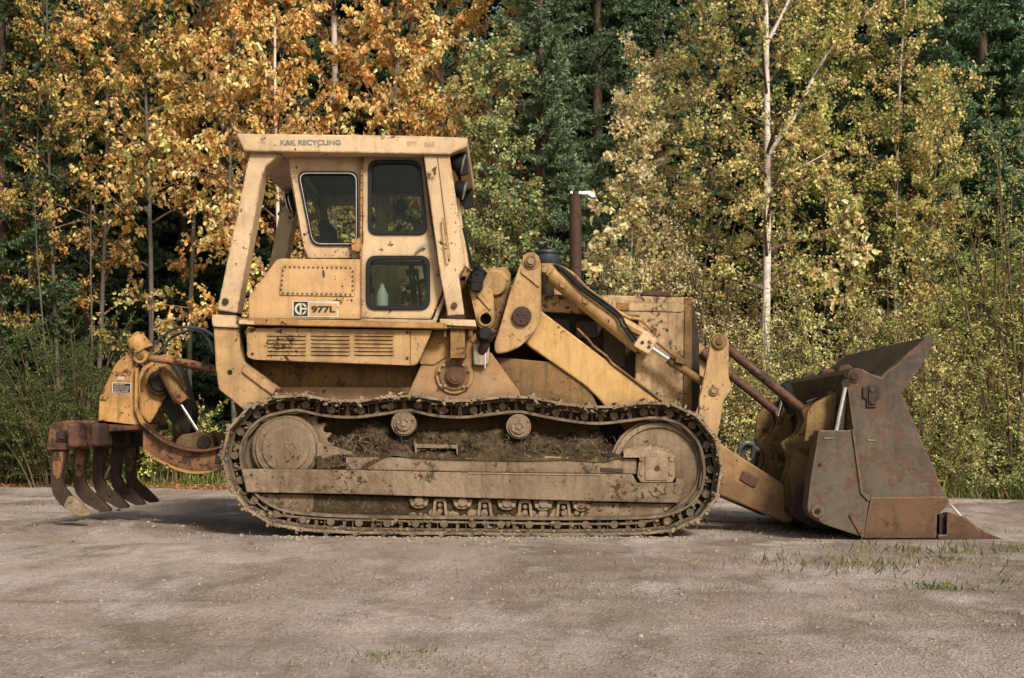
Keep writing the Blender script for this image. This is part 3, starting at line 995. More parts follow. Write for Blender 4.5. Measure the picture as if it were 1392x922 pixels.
for k, (x0, y0_, x1, y1_) in enumerate(((745, 432, 775, 470), (782, 436, 812, 460), (820, 440, 850, 500), (790, 470, 815, 520), (748, 478, 780, 510))):
    bm = bmesh.new()
    add_plate(bm, round_poly([(x0, y0_), (x1, y0_ + 2), (x1, y1_), (x0, y1_)], 6), .84 - .01 * (k % 3), .9)
    finish('engine_accessory', bm, M['darkcav'], L, .012)
plate('radiator_guard', round_poly([(941, 410), (944, 420), (950, 455), (952, 545), (944, 565), (941, 565)], [2, 5, 10, 10, 5, 2]), .82, 1.48, M['darkcav'], L, bevel=.01)
plate('muffler_cap', [(875, 395), (911, 396.5), (913, 403), (873, 402)], .95, 1.2, M['exhaust'], hood, bevel=.006)
ex = tube('exhaust_stack', [W(782.3, 405, 1.05), W(782.3, 263, 1.05)], S(8.3, 1.05), M['exhaust'], L, n=24)
tube('stack_rim', [W(782.3, 266, 1.05), W(782.3, 261.5, 1.05)], S(8.6, 1.05), M['darkrust'], ex, n=24)
bm = bmesh.new()
add_plate(bm, [(775, 260), (799, 260), (806, 262), (810, 268), (805, 268.5), (799, 264.5), (775, 263.5)], 1.0, 1.10)
finish('rain_flap', bm, M['alu'], ex, .003)
pc = tube('air_precleaner', [W(743.5, 362, 1.0), W(743.5, 357, 1.0), W(743.5, 344, 1.0), W(743.5, 341, 1.0)], [S(15, 1), S(17.5, 1), S(17.5, 1), S(16, 1)], M['bluecan'], L, n=28)
tube('precleaner_band', [W(743.5, 346.5, 1.0), W(743.5, 344.5, 1.0)], S(18.4, 1), M['black'], pc, n=28)
tube('intake_pipe', [W(743.5, 362, 1.0), W(743.5, 405, 1.0)], S(10, 1), M['darkcav'], L, n=18)
plate('hull_bracket', [(750, 541), (760, 543), (760, 556), (750, 556)], .5, .55, M['rust'], L, bevel=.003)

# ---- cab work lights and rear light
def lamp(px, py, y, s, dx, parent):
    a_ = W(px, py, y)
    bm = bmesh.new()
    d = Vector((dx, 0, -.25)).normalized()
    add_tube(bm, [a_ - d * s * .9, a_ - d * s * .75, a_ - d * s * .2, a_ + d * s * .35], [s * .25, s * .7, s * .95, s], 20)
    add_tube(bm, [a_ + Vector((0, 0, s * .6)), a_ + Vector((-.02 * dx, 0, s * 1.5))], .014, 8)
    o = finish('work_light', bm, M['black'], parent, 0, True)
    bm = bmesh.new()
    add_tube(bm, [a_ + d * s * .33, a_ + d * s * .42], [s * 1.03, s * .95], 20)
    finish('lamp_rim', bm, M['alu'], o, 0, True)


for yy in (.28, 2 * YC - .28):
    lamp(625, 222, yy, .085, 1, L)
    lamp(627, 258, yy + .08, .08, 1, L)
lamp(395, 275, 2 * YC - .45, .09, -1, L)
lamp(399, 276, .62, .075, -1, L)
plate('light_bracket', [(611, 208), (634, 204), (637, 236), (622, 240), (614, 225)], .30, .34, M['black'], L, bevel=.004, mirror=True)

# ---- undercarriage --------------------------------------------------------
path_px = [(407, 719), (470, 723), (560, 724.5), (640, 725), (720, 726), (800, 726), (880, 724.5), (915, 720), (943, 709), (962, 694), (974, 674), (979.5, 652), (979, 629), (973.5, 602), (963, 583), (940, 561), (912, 550.5), (886, 548), (850, 552.5), (815, 556), (781, 553), (743, 546.5), (705, 539.5), (663, 543.5), (625, 547.5), (588, 544.5), (555, 537.5), (518, 542.5), (477, 547.5), (437, 544.5), (404, 537.5), (378, 540.5), (348, 549), (327, 564), (313, 582), (304.5, 603), (303.5, 622), (308, 647), (318, 669), (335, 691), (367, 710.5)]
pw = [(W(p[0], p[1], 0).x, W(p[0], p[1], 0).z, 0) for p in path_px]
sp = smooth_pts(pw, 8, True)
ln = [0.0]
for i in range(len(sp)):
    ln.append(ln[-1] + (sp[(i + 1) % len(sp)] - sp[i]).length)
TOT = ln[-1]
NSH = int(round(TOT / (39.2 * 11 / FOC)))


def at_len(s):
    s = s % TOT
    import bisect
    i = bisect.bisect_right(ln, s) - 1
    i = min(i, len(sp) - 1)
    f = (s - ln[i]) / max(1e-9, ln[i + 1] - ln[i])
    return sp[i].lerp(sp[(i + 1) % len(sp)], f)


PL = TOT / NSH


def seg_mesh(profiles, name, mat, bev):
    """profiles: list of (polygon in local x,z ; y0 ; y1)"""
    bm = bmesh.new()
    for poly, y0_, y1_ in profiles:
        va = [bm.verts.new((p[0], y0_, p[1])) for p in poly]
        vb = [bm.verts.new((p[0], y1_, p[1])) for p in poly]
        bm.faces.new(va)
        bm.faces.new(vb[::-1])
        for i in range(len(poly)):
            j = (i + 1) % len(poly)
            bm.faces.new([va[i], vb[i], vb[j], va[j]])
    bmesh.ops.recalc_face_normals(bm, faces=bm.faces)
    if bev:
        bmesh.ops.bevel(bm, geom=[e for e in bm.edges if e.is_manifold and e.calc_face_angle(0) > .7], offset=bev, segments=1, affect='EDGES', clamp_overlap=True)
    me = bpy.data.meshes.new(name)
    bm.to_mesh(me)
    bm.free()
    me.materials.append(mat)
    return me


h = PL * .5
shoe_prof = [(-h * 1.02, .0), (-h * .9, .018), (h * .70, .018), (h * .76, .046), (h * .92, .050), (h * .98, .024), (h * 1.16, .022), (h * 1.22, -.010), (h * .9, -.004), (-h * .85, -.002)]
shoe_me = seg_mesh([(shoe_prof, -.25, .25)], 'shoe', M['shoe'], .003)


def circ_l(cx, cz, r, n=14):
    return [(cx + r * math.cos(2 * PI_ * i / n), cz + r * math.sin(2 * PI_ * i / n)) for i in range(n)]


lk = []
for (ya, yb) in ((-.12, -.075), (.075, .12)):
    lk += [([(-h * 1.0, -.135), (h * 1.0, -.135), (h * 1.0, -.112), (-h * 1.0, -.112)], ya, yb),
           ([(-h * .98, -.03), (h * .98, -.03), (h * .98, -.006), (-h * .98, -.006)], ya, yb),
           ([(-h * .18, -.112), (h * .12, -.112), (h * .08, -.03), (-h * .12, -.03)], ya + .005, yb - .005),
           ([(h * .55, -.112), (h * .62, -.112), (h * .60, -.03), (h * .54, -.03)], ya + .005, yb - .005),
           (circ_l(-h * .98, -.068, .033), ya - .006, yb + .0)]
lk += [(circ_l(-h * .98, -.072, .020), -.10, .10), ([(-h * .9, -.10), (h * .5, -.10), (h * .5, -.04), (-h * .9, -.04)], -.06, .06)]
link_me = seg_mesh(lk, 'link', M['link'], 0)


def build_track(side):
    yc = .25 if side == 0 else 2 * YC - .25
    tr = bpy.data.objects.new('track_roller_frame', None)
    return yc


def make_track(yc, full=True):
    tb = bmesh.new()
    # the inner rail of the chain: one continuous loop
    NR = NSH * 4
    rg = []
    for i in range(NR):
        c_ = at_len(i * TOT / NR)
        n_ = at_len((i + 2) * TOT / NR) - at_len((i - 2) * TOT / NR)
        n_.normalize()
        out = Vector((n_.y, -n_.x, 0))
        o0, o1 = c_ - out * .108, c_ - out * .130
        rg.append([tb.verts.new((q.x, yy_, q.y)) for q, yy_ in ((o0, yc - .14), (o0, yc + .14), (o1, yc + .14), (o1, yc - .14))])
    for i in range(NR):
        for k in range(4):
            tb.faces.new([rg[i][k], rg[i][(k + 1) % 4], rg[(i + 1) % NR][(k + 1) % 4], rg[(i + 1) % NR][k]])
    t_ob = finish('crawler_track', tb, M['link'], L, 0, True)
    for i in range(NSH):
        a_ = at_len(i * PL)
        b_ = at_len((i + 1) * PL)
        c_ = (a_ + b_) / 2
        d = (b_ - a_).normalized()
        ang = math.atan2(d.y, d.x)
        jig = random.uniform(-.03, .04)
        for nm, me in (('track_shoe', shoe_me), ('track_link', link_me)):
            o = bpy.data.objects.new(nm, me)
            COL.objects.link(o)
            o.parent = t_ob
            # path runs counter-clockwise: +x along the bottom, so outward is to the right of travel
            mat_ = Matrix(((math.cos(ang), 0, math.sin(ang), 0), (0, 1, 0, 0), (math.sin(ang), 0, -math.cos(ang), 0), (0, 0, 0, 1)))
            o.matrix_parent_inverse = Matrix.Identity(4)
            loc = Vector((c_.x, yc - YC, c_.y))
            o.matrix_basis = Matrix.Translation(loc) @ mat_ @ Matrix.Rotation(jig if nm == 'track_shoe' else 0, 4, 'Y')
    return t_ob


make_track(.25)
make_track(2 * YC - .25)

def clods(name, yc, n):
    bm = bmesh.new()
    for i in range(n):
        s_ = random.uniform(0, TOT)
        c_ = at_len(s_)
        n_ = at_len(s_ + .02) - at_len(s_ - .02)
        n_.normalize()
        out = Vector((n_.y, -n_.x, 0))
        k = random.choice((0, 0, 1, 2))
        off = (random.uniform(.0, .02), random.uniform(-.03, -.012), random.uniform(-.11, -.03))[k]
        yy = (yc - .25 + random.uniform(-.006, .03), yc - .25 + random.uniform(.0, .06), yc - .12 + random.uniform(-.01, .03))[k]
        q = c_ + out * off
        if q.y < .012:
            continue
        r_ = random.uniform(.005, .017) * (1, 1, 1.3)[k]
        m_ = Matrix.Translation((q.x, yy, q.y)) @ Matrix.Rotation(random.uniform(0, 3), 4, 'X') @ Matrix.Rotation(random.uniform(0, 3), 4, 'Z') @ Matrix.Diagonal((r_ * random.uniform(.8, 2.2), r_, r_ * random.uniform(.5, 1.1), 1))
        bmesh.ops.create_icosphere(bm, subdivisions=1, radius=1, matrix=m_)
    o = finish(name, bm, M['mudsteel'], L, 0, False)
    o['kind'] = 'stuff'


clods('track_mud', .25, 800)

# sprocket, idler
sprk = bmesh.new()
teeth = []
for i in range(26):
    a0 = 2 * PI_ * i / 26
    for (da, rr) in ((0, 58), (.05, 60), (.09, 66), (.14, 66), (.18, 60)):
        teeth.append((388 + rr * math.cos(a0 + da), 613 + rr * .98 * math.sin(a0 + da)))
add_plate(sprk, teeth, .21, .29)
finish('drive_sprocket', sprk, M['mudsteel'], L, .004, False, True)
bm = bmesh.new()
for (rr, ya, yb) in ((47, .155, .21), (45.5, .14, .155), (41, .118, .14), (32, .104, .118)):
    add_plate(bm, circle(388, 610, rr, 44), ya, yb)
fd = finish('final_drive', bm, M['mudband'], L, .012, True, True)[0]
cyl('drive_plug', 389.5, 607, 2.2, .099, .104, M['mudsteel'], fd)
# mud on the final drive
idl = bmesh.new()
add_plate(idl, circle(894.5, 636, 61.5, 60), .17, .33, [circle(894.5, 636, 55, 48)])
add_plate(idl, circle(894.5, 636, 55.2, 48), .19, .31)
add_plate(idl, circle(894.5, 636, 66, 60), .20, .30, [circle(894.5, 636, 58, 60)])
finish('front_idler', idl, M['mudsteel'], L, .006, True, True)

# track frame band
band = plate('track_frame', [(327.5, 637.5), (480, 639), (560, 641), (660, 643), (860, 645), (866, 656.5), (918, 656.5), (919, 650), (933, 652), (922, 684), (820, 682), (640, 677), (480, 672), (335, 669.5)], .085, .40, M['mudband'], L, mirror=True, bevel=.008)[0]
plate('guide_plate', [(470, 622), (560, 622), (818, 624), (818, 644.3), (660, 642.3), (470, 638.3)], .105, .38, M['mudband'], L, mirror=True, bevel=.006)
plate('band_ledge', [(636, 642.2), (815, 644.6), (815, 646.6), (636, 644.2)], .078, .085, M['mudsteel'], band, bevel=.001)
bm = bmesh.new()
for x in (581, 691, 717, 801):
    add_cyl_y(bm, x, 639.5, 2.3, .095, .105, 10)
finish('frame_bolt', bm, M['dull'], band, 0, True)
plate('slot', [(816, 636), (847, 637.5), (847, 642), (816, 641)], .100, .1045, M['darkrust'], band, bevel=0)
bb = plate('idler_bearing', round_poly([(868, 630), (872, 621), (912, 621), (917, 630), (918, 648), (914, 656), (871, 656), (866, 648)], 2), .078, .19, M['mudsteel'], L, mirror=True, bevel=.006)[0]
plate('bearing_cap', round_poly([(877, 619), (908, 619), (908, 653), (877, 653)], 2), .069, .078, M['mudsteel'], bb, bevel=.005)
bm = bmesh.new()
for (x, y) in ((872.5, 624), (872.5, 643.5), (913, 624), (913, 643.5)):
    add_cyl_y(bm, x, y, 3.6, .069, .078, 12)
finish('bearing_bolt', bm, M['mudsteel'], bb, .003, True)
cyl('bearing_port', 893.6, 637, 3.8, .064, .069, M['darkrust'], bb)
plate('frame_arm', [(740, 620), (866, 622), (866, 645), (740, 643)], .11, .38, M['mudsteel'], L, mirror=True, bevel=.01)
plate('rear_frame_cover', round_poly([(430, 600), (480, 615), (480, 640), (430, 640)], 4), .13, .38, M['mudband'], L, mirror=True, bevel=.01)
# carrier rollers
for (x, y) in ((548.5, 576), (705, 580)):
    bm = bmesh.new()
    add_plate(bm, circle(x, y, 17, 36), .115, .33)
    add_plate(bm, circle(x + .5, y + 1, 14, 30), .10, .115)
    add_plate(bm, circle(x, y, 10.5, 30), .088, .10)
    cr = finish('carrier_roller', bm, M['mudband'], L, .005, True, True)[0]
    bm = bmesh.new()
    add_cyl_y(bm, x, y, 3.6, .078, .088, 14)
    for k in range(3):
        an = R(5 + 120 * k + x)
        add_cyl_y(bm, x + 7.2 * math.cos(an), y + 7.2 * math.sin(an), 2.1, .080, .088, 8)
    finish('roller_cap', bm, M['mudsteel'], cr, .002, True)
    plate('roller_support', [(x - 9, y + 8), (x + 9, y + 8), (x + 14, y + 50), (x - 14, y + 50)], .20, .36, M['darkcav'], L, bevel=.01)
# little step
bm = bmesh.new()
add_plate(bm, [(565, 603.5), (620, 605), (620, 610), (566, 609)], .10, .24)
add_plate(bm, [(563, 602), (565.8, 602), (567, 617), (564.5, 617)], .10, .24)
add_plate(bm, [(619.6, 604), (622, 604), (622.5, 618), (620.5, 618)], .10, .24)
finish('frame_step', bm, M['mudband'], L, .003)

# roller guard and rollers
lower = [(342, 671), (430, 672), (560, 675), (820, 683), (915, 686), (905, 700), (885, 709), (815, 713), (620, 711), (500, 708), (430, 705), (382, 701), (358, 689)]
plate('roller_guard', lower, .16, .36, M['mud'], L, mirror=True, bevel=.006)
plate('guard_plate', round_poly([(346, 671.5), (427, 672.5), (425, 697), (382, 696), (360, 686)], 3), .150, .16, M['mudband'], L, mirror=True, bevel=.004)
plate('guard_plate', round_poly([(800, 683), (918, 685.5), (905, 697), (885, 706), (792, 706), (792, 690)], 3), .148, .16, M['mudsteel'], L, mirror=True, bevel=.004)
bm = bmesh.new()
for (x, y) in ((374, 693), (397, 695), (419, 694), (816, 692), (832, 704), (858, 705), (882, 704), (905, 692), (790, 690)):
    add_cyl_y(bm, x, y, 3.0, .138, .15, 10)
finish('guard_bolt', bm, M['mudsteel'], L, .003, True)
rail_px = [(343, 674), (350, 684), (362, 693), (382, 700.5), (430, 704.5), (500, 707), (620, 710), (815, 712.5), (880, 709), (908, 697), (922, 685)]
bm = bmesh.new()
up_, dn_ = smooth_pts([(p[0], p[1] - 1.5, 0) for p in rail_px], 5), smooth_pts([(p[0], p[1] + 1.7, 0) for p in rail_px], 5)
add_plate(bm, [(p.x, p.y) for p in up_] + [(p.x, p.y) for p in reversed(dn_)], .125, .20)
finish('guard_rail', bm, M['mudband'], L, .003, False, True)
for x in (569.5, 628.7, 689, 738.5, 791):
    y = 684.5 + (x - 570) * .017
    bm = bmesh.new()
    add_plate(bm, round_poly([(x - 14, y - 7), (x + 14, y - 7), (x + 11, y + 4), (x + 4, y + 7), (x - 4, y + 7), (x - 11, y + 4)], 2), .135, .16)
    add_plate(bm, circle(x, y - 3, 6.5, 18), .118, .135)
    rl = finish('track_roller', bm, M['mudband'], L, .004, True)
    bm = bmesh.new()
    for s_ in (-1, 1):
        add_plate(bm, circle(x + s_ * 8.5, y + .5, 3.2, 8), .122, .135)
    finish('roller_bolt', bm, M['mudsteel'], rl, .002, True)
for x in (598, 659, 713.8, 766):
    y = 690 + (x - 598) * .017
    outer = round_poly([(x - 8, y - 12), (x + 8, y - 12), (x + 11, y + 15), (x - 11, y + 15)], 4)
    inner = round_poly([(x - 5, y - 8), (x + 5, y - 8), (x + 7, y + 13), (x - 7, y + 13)], 3)
    gb = plate('guard_bracket', outer, .138, .16, M['mudsteel'], L, [inner], bevel=.003)
    bm = bmesh.new()
    add_cyl_y(bm, x, y - 3, 3, .142, .16, 10)
    add_cyl_y(bm, x, y + 5, 3.6, .140, .16, 10)
    finish('bracket_bolt', bm, M['mudband'], gb, .002, True)
# lumps between roller housings
bm = bmesh.new()
for x in range(560, 800, 9):
    add_plate(bm, circle(x + random.uniform(-3, 3), 700 + random.uniform(-3, 4), random.uniform(3, 7), 9), .15 + random.uniform(-.008, .006), .17)
finish('guard_mud', bm, M['mudsteel'], L, .006, True)


def fbm(x, z, seed=0):
    r_ = 0
    for k, (f, a_) in enumerate(((3.1, .5), (7.3, .28), (15.7, .16), (33.1, .09), (61, .05))):
        r_ += a_ * math.sin(f * x + 1.7 * k + seed + 1.3 * math.sin(f * .8 * z + k)) * math.cos(f * 1.1 * z + 2.1 * k + seed * 1.7 + math.sin(f * .63 * x))
    return r_


def mud_sheet(name, top, bot, y_top, y_bot, mat, amp=.03, nu=220, nv=22, mirror=False):
    """ragged heap between a lower front line and an upper back line"""
    bm = bmesh.new()
    tp = smooth_pts([(p[0], p[1], 0) for p in top], 8)
    bt = smooth_pts([(p[0], p[1], 0) for p in bot], 8)

    def samp(lst, t):
        k = t * (len(lst) - 1)
        i = min(int(k), len(lst) - 2)
        return lst[i].lerp(lst[i + 1], k - i)
    g = []
    for i in range(nu + 1):
        row = []
        a_, b_ = samp(bt, i / nu), samp(tp, i / nu)
        for j in range(nv + 1):
            t = j / nv
            q = a_.lerp(b_, t)
            y = y_bot + (y_top - y_bot) * t ** 1.4
            w = W(q.x, q.y, y)
            e = min(1, 4 * t) * 1.0
            n_ = fbm(w.x * 3, w.z * 3 + y * 2, 3) * amp * e + random.gauss(0, amp * .10) * e
            row.append(bm.verts.new((w.x + random.gauss(0, .003), w.y - n_ * 1.2, w.z + n_ * .6 * t + (random.gauss(0, .006) if j == nv else 0))))
        w = row[-1].co
        row.append(bm.verts.new((w.x, y_top + .14, w.z - .05)))
        g.append(row)
    for i in range(nu):
        for j in range(nv + 1):
            bm.faces.new([g[i][j], g[i + 1][j], g[i + 1][j + 1], g[i][j + 1]])
    return finish(name, bm, mat, L, 0, True, mirror)


mud_sheet('mud_heap', [(430, 585), (436, 590), (445, 593), (474, 589), (486, 573), (500, 571), (530, 575), (560, 586), (600, 584), (640, 583), (690, 583), (726, 586), (764, 588), (812, 587), (824, 597), (838, 606), (870, 612)],
          [(430, 638), (470, 634), (480, 640), (492, 642), (505, 632), (530, 620), (560, 623), (600, 625), (640, 626), (690, 627), (726, 627), (764, 626), (812, 628), (824, 628), (838, 624), (870, 624)], .30, .095, M['mud'], .045, mirror=True)
mud_sheet('idler_mud', [(848, 608), (868, 606), (885, 606), (900, 607), (912, 612), (918, 618)], [(848, 622), (868, 622), (885, 621), (900, 621), (912, 622), (918, 622)], .16, .068, M['mudsteel'], .02, nu=50, nv=8)
# grass and roots caught in the mud
bm = bmesh.new()
for i in range(420):
    x = random.choice([random.uniform(435, 530), random.uniform(470, 515), random.uniform(540, 850)])
    y = random.uniform(590, 645) if x < 530 else random.uniform(590, 620)
    a_ = W(x, y, random.uniform(.06, .16))
    d = Vector((random.gauss(0, .03), random.gauss(-.01, .012), random.gauss(-.01, .03)))
    add_tube(bm, [a_, a_ + d * .6 + Vector((0, 0, .008)), a_ + d], .0014, 3, False)
finish('caught_straw', bm, M['mudband'], L)['kind'] = 'stuff'

# ================= front bucket =================
BY0, BY1 = -.20, 2 * YC + .20
shell_px_out = [(1262, 457), (1197, 511), (1160, 500), (1149, 508), (1143, 560), (1136, 640), (1122, 690), (1128, 712), (1174, 731.5), (1270, 733)]
shell_px_in = [(1270, 727), (1176, 725), (1134, 706), (1130, 692), (1143, 640), (1150, 560), (1156, 515), (1164, 507), (1198, 517), (1268, 464)]
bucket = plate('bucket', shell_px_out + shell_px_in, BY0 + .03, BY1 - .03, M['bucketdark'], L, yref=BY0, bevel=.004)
bucket['label'] = 'rust-brown steel clam bucket resting on the ground'
side_o = [(1150, 512), (1156, 503), (1163, 500.5), (1172, 502), (1185, 509), (1197.5, 513), (1206, 504), (1219, 496), (1236, 478), (1246, 471), (1257, 459), (1263, 457.5), (1268.5, 460.5), (1268, 470), (1252, 498), (1226, 535), (1237, 562), (1249, 588), (1257, 611), (1269, 634), (1279, 660), (1288, 677), (1184, 677.5), (1174, 672), (1167, 630), (1159.5, 585)]
def bplate(name, pts, y0, y1, mat, par, bev=.006, holes=(), mirror=False):
    bm = bmesh.new()
    add_plate(bm, pts, y0, y1, holes)
    r_ = finish(name, bm, mat, par, bev, False, mirror)
    return r_
bplate('side_plate', side_o, BY0, BY0 + .03, M['bucket'], bucket, mirror=True)
bplate('side_cutter', [(1184, 676), (1287, 675), (1292, 684), (1281, 694), (1274, 700), (1273, 732), (1174, 732), (1178, 705)], BY0 - .02, BY0 + .03, M['bucketrust'], bucket, mirror=True)
bplate('rear_clam_plate', round_poly([(1113, 585), (1158, 585), (1164, 625), (1171, 668), (1182, 680), (1180, 690), (1174, 731), (1120, 713), (1102, 703), (1097, 692), (1102, 650)], [3, 2, 3, 3, 3, 3, 2, 8, 8, 8, 3]), BY0 - .035, BY0 + .16, M['bucket'], bucket, mirror=True)
bplate('clam_rim', [(1158, 584), (1161, 584), (1174, 668), (1184, 678), (1181, 682), (1170, 671)], BY0 - .05, BY0 - .035, M['bucket'], bucket, .004, mirror=True)
bplate('wear_strip', [(1154, 700), (1158, 698), (1176, 726), (1174, 731), (1170, 729)], BY0 - .048, BY0 - .035, M['bucketrust'], bucket, .003, mirror=True)
bm = bmesh.new()
add_plate(bm, circle(1112, 695, 9, 22), BY0 - .055, BY0 - .035)
add_plate(bm, round_poly([(1104, 690), (1118, 688), (1122, 705), (1116, 711)], 3), BY0 - .047, BY0 - .0345)
finish('pivot_boss', bm, M['bucket'], bucket, .003, True, True)
bm = bmesh.new()
add_plate(bm, circle(1112, 695, 3.4, 14), BY0 - .065, BY0 - .055)
finish('pivot_pin', bm, M['black'], bucket, 0, True, True)
bm = bmesh.new()
add_plate(bm, circle(1114.5, 632, 2.2, 12), BY0 - .040, BY0 - .0345)
finish('grease_hole', bm, M['black'], bucket, 0, True, True)
bm = bmesh.new()
add_plate(bm, circle(1162, 511, 6, 20), BY0 - .025, BY0)
finish('hinge_pin', bm, M['darkrust'], bucket, .004, True, True)
bplate('hinge_boss', circle(1162, 511, 9.5, 26), BY0 - .012, BY0, M['rust'], bucket, .004, mirror=True)
bm = bmesh.new()
add_plate(bm, round_poly([(1173, 526), (1196, 526), (1196, 541), (1192, 542), (1192, 554), (1178, 554), (1178, 542), (1173, 541)], 1), BY0 - .018, BY0)
add_plate(bm, round_poly([(1181, 524), (1190, 524), (1190, 550), (1181, 550)], 1), BY0 - .03, BY0 - .018)
lk_ = finish('latch_block', bm, M['darkrust'], bucket, .004, False, True)
bm = bmesh.new()
for (x, y) in ((1186, 530), (1186, 546)):
    add_plate(bm, circle(x, y, 2.8, 12), BY0 - .04, BY0 - .03)
finish('latch_bolt', bm, M['rust'], bucket, .002, True)
for (x, y, w_) in ((1119, 594, 15), (1179, 597, 14)):
    bplate('weld_mark', [(x, y), (x + w_, y + 1), (x + w_ - 1, y + 3.2), (x + 1, y + 3.2)], BY0 - (.042 if x < 1150 else .007), BY0 - (.0345 if x < 1150 else 0), M['mudband'], bucket, .002)
# cutting edge and teeth
bplate('cutting_edge', [(1240, 727), (1290, 729), (1318, 735), (1318, 738), (1240, 736)], BY0 - .0, BY1, M['bucketrust'], bucket, .003)
bplate('worn_edge', [(1290, 684), (1294, 686), (1309, 702), (1305, 701)], BY0 - .005, BY0 + .02, M['alu'], bucket, 0, mirror=True)
tooth_ad = round_poly([(1287, 700), (1292, 697), (1313, 703), (1326, 714), (1334, 723), (1334, 738), (1287, 738), (1275, 733), (1275, 727), (1287, 727)], 2)
tooth_tip = [(1328, 716), (1339, 723), (1369, 735.5), (1367, 739), (1328, 739)]
YT = np.linspace(BY0 - .03, BY1 - .11, 7)
bm = bmesh.new(); add_plate(bm, tooth_ad, YT[0], YT[0] + .14)
t0 = finish('bucket_tooth', bm, M['bucketrust'], bucket, .008)
bm = bmesh.new(); add_plate(bm, tooth_tip, YT[0] + .03, YT[0] + .11)
t1 = finish('tooth_tip', bm, M['rust'], bucket, .006)
for yy in YT[1:]:
    for o_ in (t0, t1):
        c_ = o_.copy(); COL.objects.link(c_); c_.location.y = yy - YT[0]
bplate('edge_support', [(1277, 700), (1286, 700), (1286, 731), (1277, 731)], BY0 + .02, BY0 + .10, M['darkrust'], bucket, .003)
# clam cylinder
tube('clam_cylinder_rod', [W(1149.5, 526, -.19), W(1136, 592, -.19)], .019, M['chrome'], L, mirror=True, n=18)
plate('hinge_gusset', round_poly([(1098, 560), (1106, 549), (1120, 541), (1134, 535), (1150, 524), (1153, 600), (1094, 600)], 3), .0, .05, M['ear'], L, mirror=True, bevel=.006)
tube('rod_eye', [W(1150, 521, -.215), W(1150, 521, -.165)], .035, M['darkrust'], L, mirror=True, n=14)
# hinge plates (ears)
ear = [(1090, 557), (1100, 551), (1112, 545), (1128, 537), (1146, 524), (1162, 530), (1166, 580), (1158, 705), (1076, 706), (1069, 690), (1068, 655), (1077, 630), (1075, 618), (1067, 603), (1087, 589), (1094, 572)]
er = plate('bucket_hinge_plate', round_poly(ear, [3, 3, 4, 6, 6, 4, 3, 3, 8, 5, 8, 4, 4, 4, 6, 4]), .44, .50, M['ear'], L, mirror=True, bevel=.006)[0]
cyl('hinge_pin', 1112, 568.5, 6.5, .415, .44, M['darkrust'], er)
cyl('pin_collar', 1112, 568.5, 9.5, .43, .4395, M['dull'], er)
plate('hinge_plate_inner', round_poly(ear, [3, 3, 4, 6, 6, 4, 3, 3, 8, 5, 8, 4, 4, 4, 6, 4]), .64, .69, M['ear'], L, mirror=True, yref=.44, bevel=.006)
tube('hinge_cross_pin', [W(1112, 568.5, .45), W(1112, 568.5, .69)], .05, M['darkrust'], L, mirror=True, n=16)
plate('hinge_web', [(1068, 604), (1080, 620), (1074, 650), (1080, 705), (1100, 705), (1100, 620)], .36, .438, M['ear'], L, mirror=True, bevel=.01)
# yellow back of the bucket
plate('bucket_back_box', round_poly([(1124, 548), (1134, 532), (1150, 516), (1160, 520), (1150, 620), (1130, 640), (1122, 600)], 4), .51, 2 * YC - .51, M['ear'], L, yref=.44, bevel=.02)
for zz_, r_ in ((524, 5), (536, 4.5)):
    tube('back_rib', [W(1138 - (zz_ - 524) * .7, zz_, .1), W(1138 - (zz_ - 524) * .7, zz_, .45)] , S(r_), M['ear'], L, mirror=True, n=12)
for yy in (.72, .95, 1.2):
    plate('back_stiffener', round_poly([(1112, 556), (1130, 530), (1148, 516), (1150, 540), (1120, 590)], 4), yy, yy + .05, M['ear'], L, yref=.44, bevel=.006)
tube('back_pipe', [W(1096, 547, .40), W(1110, 542, .40), W(1149, 541, .40)], .012, M['darkrust'], L, n=8)
plate('bucket_heel', round_poly([(1072, 694), (1080, 704), (1100, 716), (1130, 722), (1130, 700), (1090, 660)], 6), .3, 2 * YC - .3, M['darkrust'], L, bevel=.01)
# spill-plate rib & top hinge lugs
for yy in (.35, 1.0, 1.7):
    plate('spill_lug', round_poly([(1150, 506), (1158, 494), (1170, 492), (1176, 500), (1174, 510)], 4), yy, yy + .12, M['rust'], L, yref=0, bevel=.008)
# hoses beside the boom
hose('jump_hose', [(1004, 616, .8), (1008, 606, .78), (1016, 602, .78), (1024, 606, .8), (1022, 622, .85)], .022, M['hose'], L)
hose('jump_hose', [(1008, 622, .86), (1013, 610, .84), (1022, 607, .84), (1030, 612, .86)], .022, M['hose'], L)
# dark cylinder between boom and hood front
tube('lever_cylinder', [W(1064, 522, 1.25), W(1080, 560, 1.25)], .07, M['black'], L, n=14)
tube('lever_cylinder_rod', [W(1064, 545, 1.3), W(1058, 566, 1.3)], .02, M['chrome'], L, n=12)

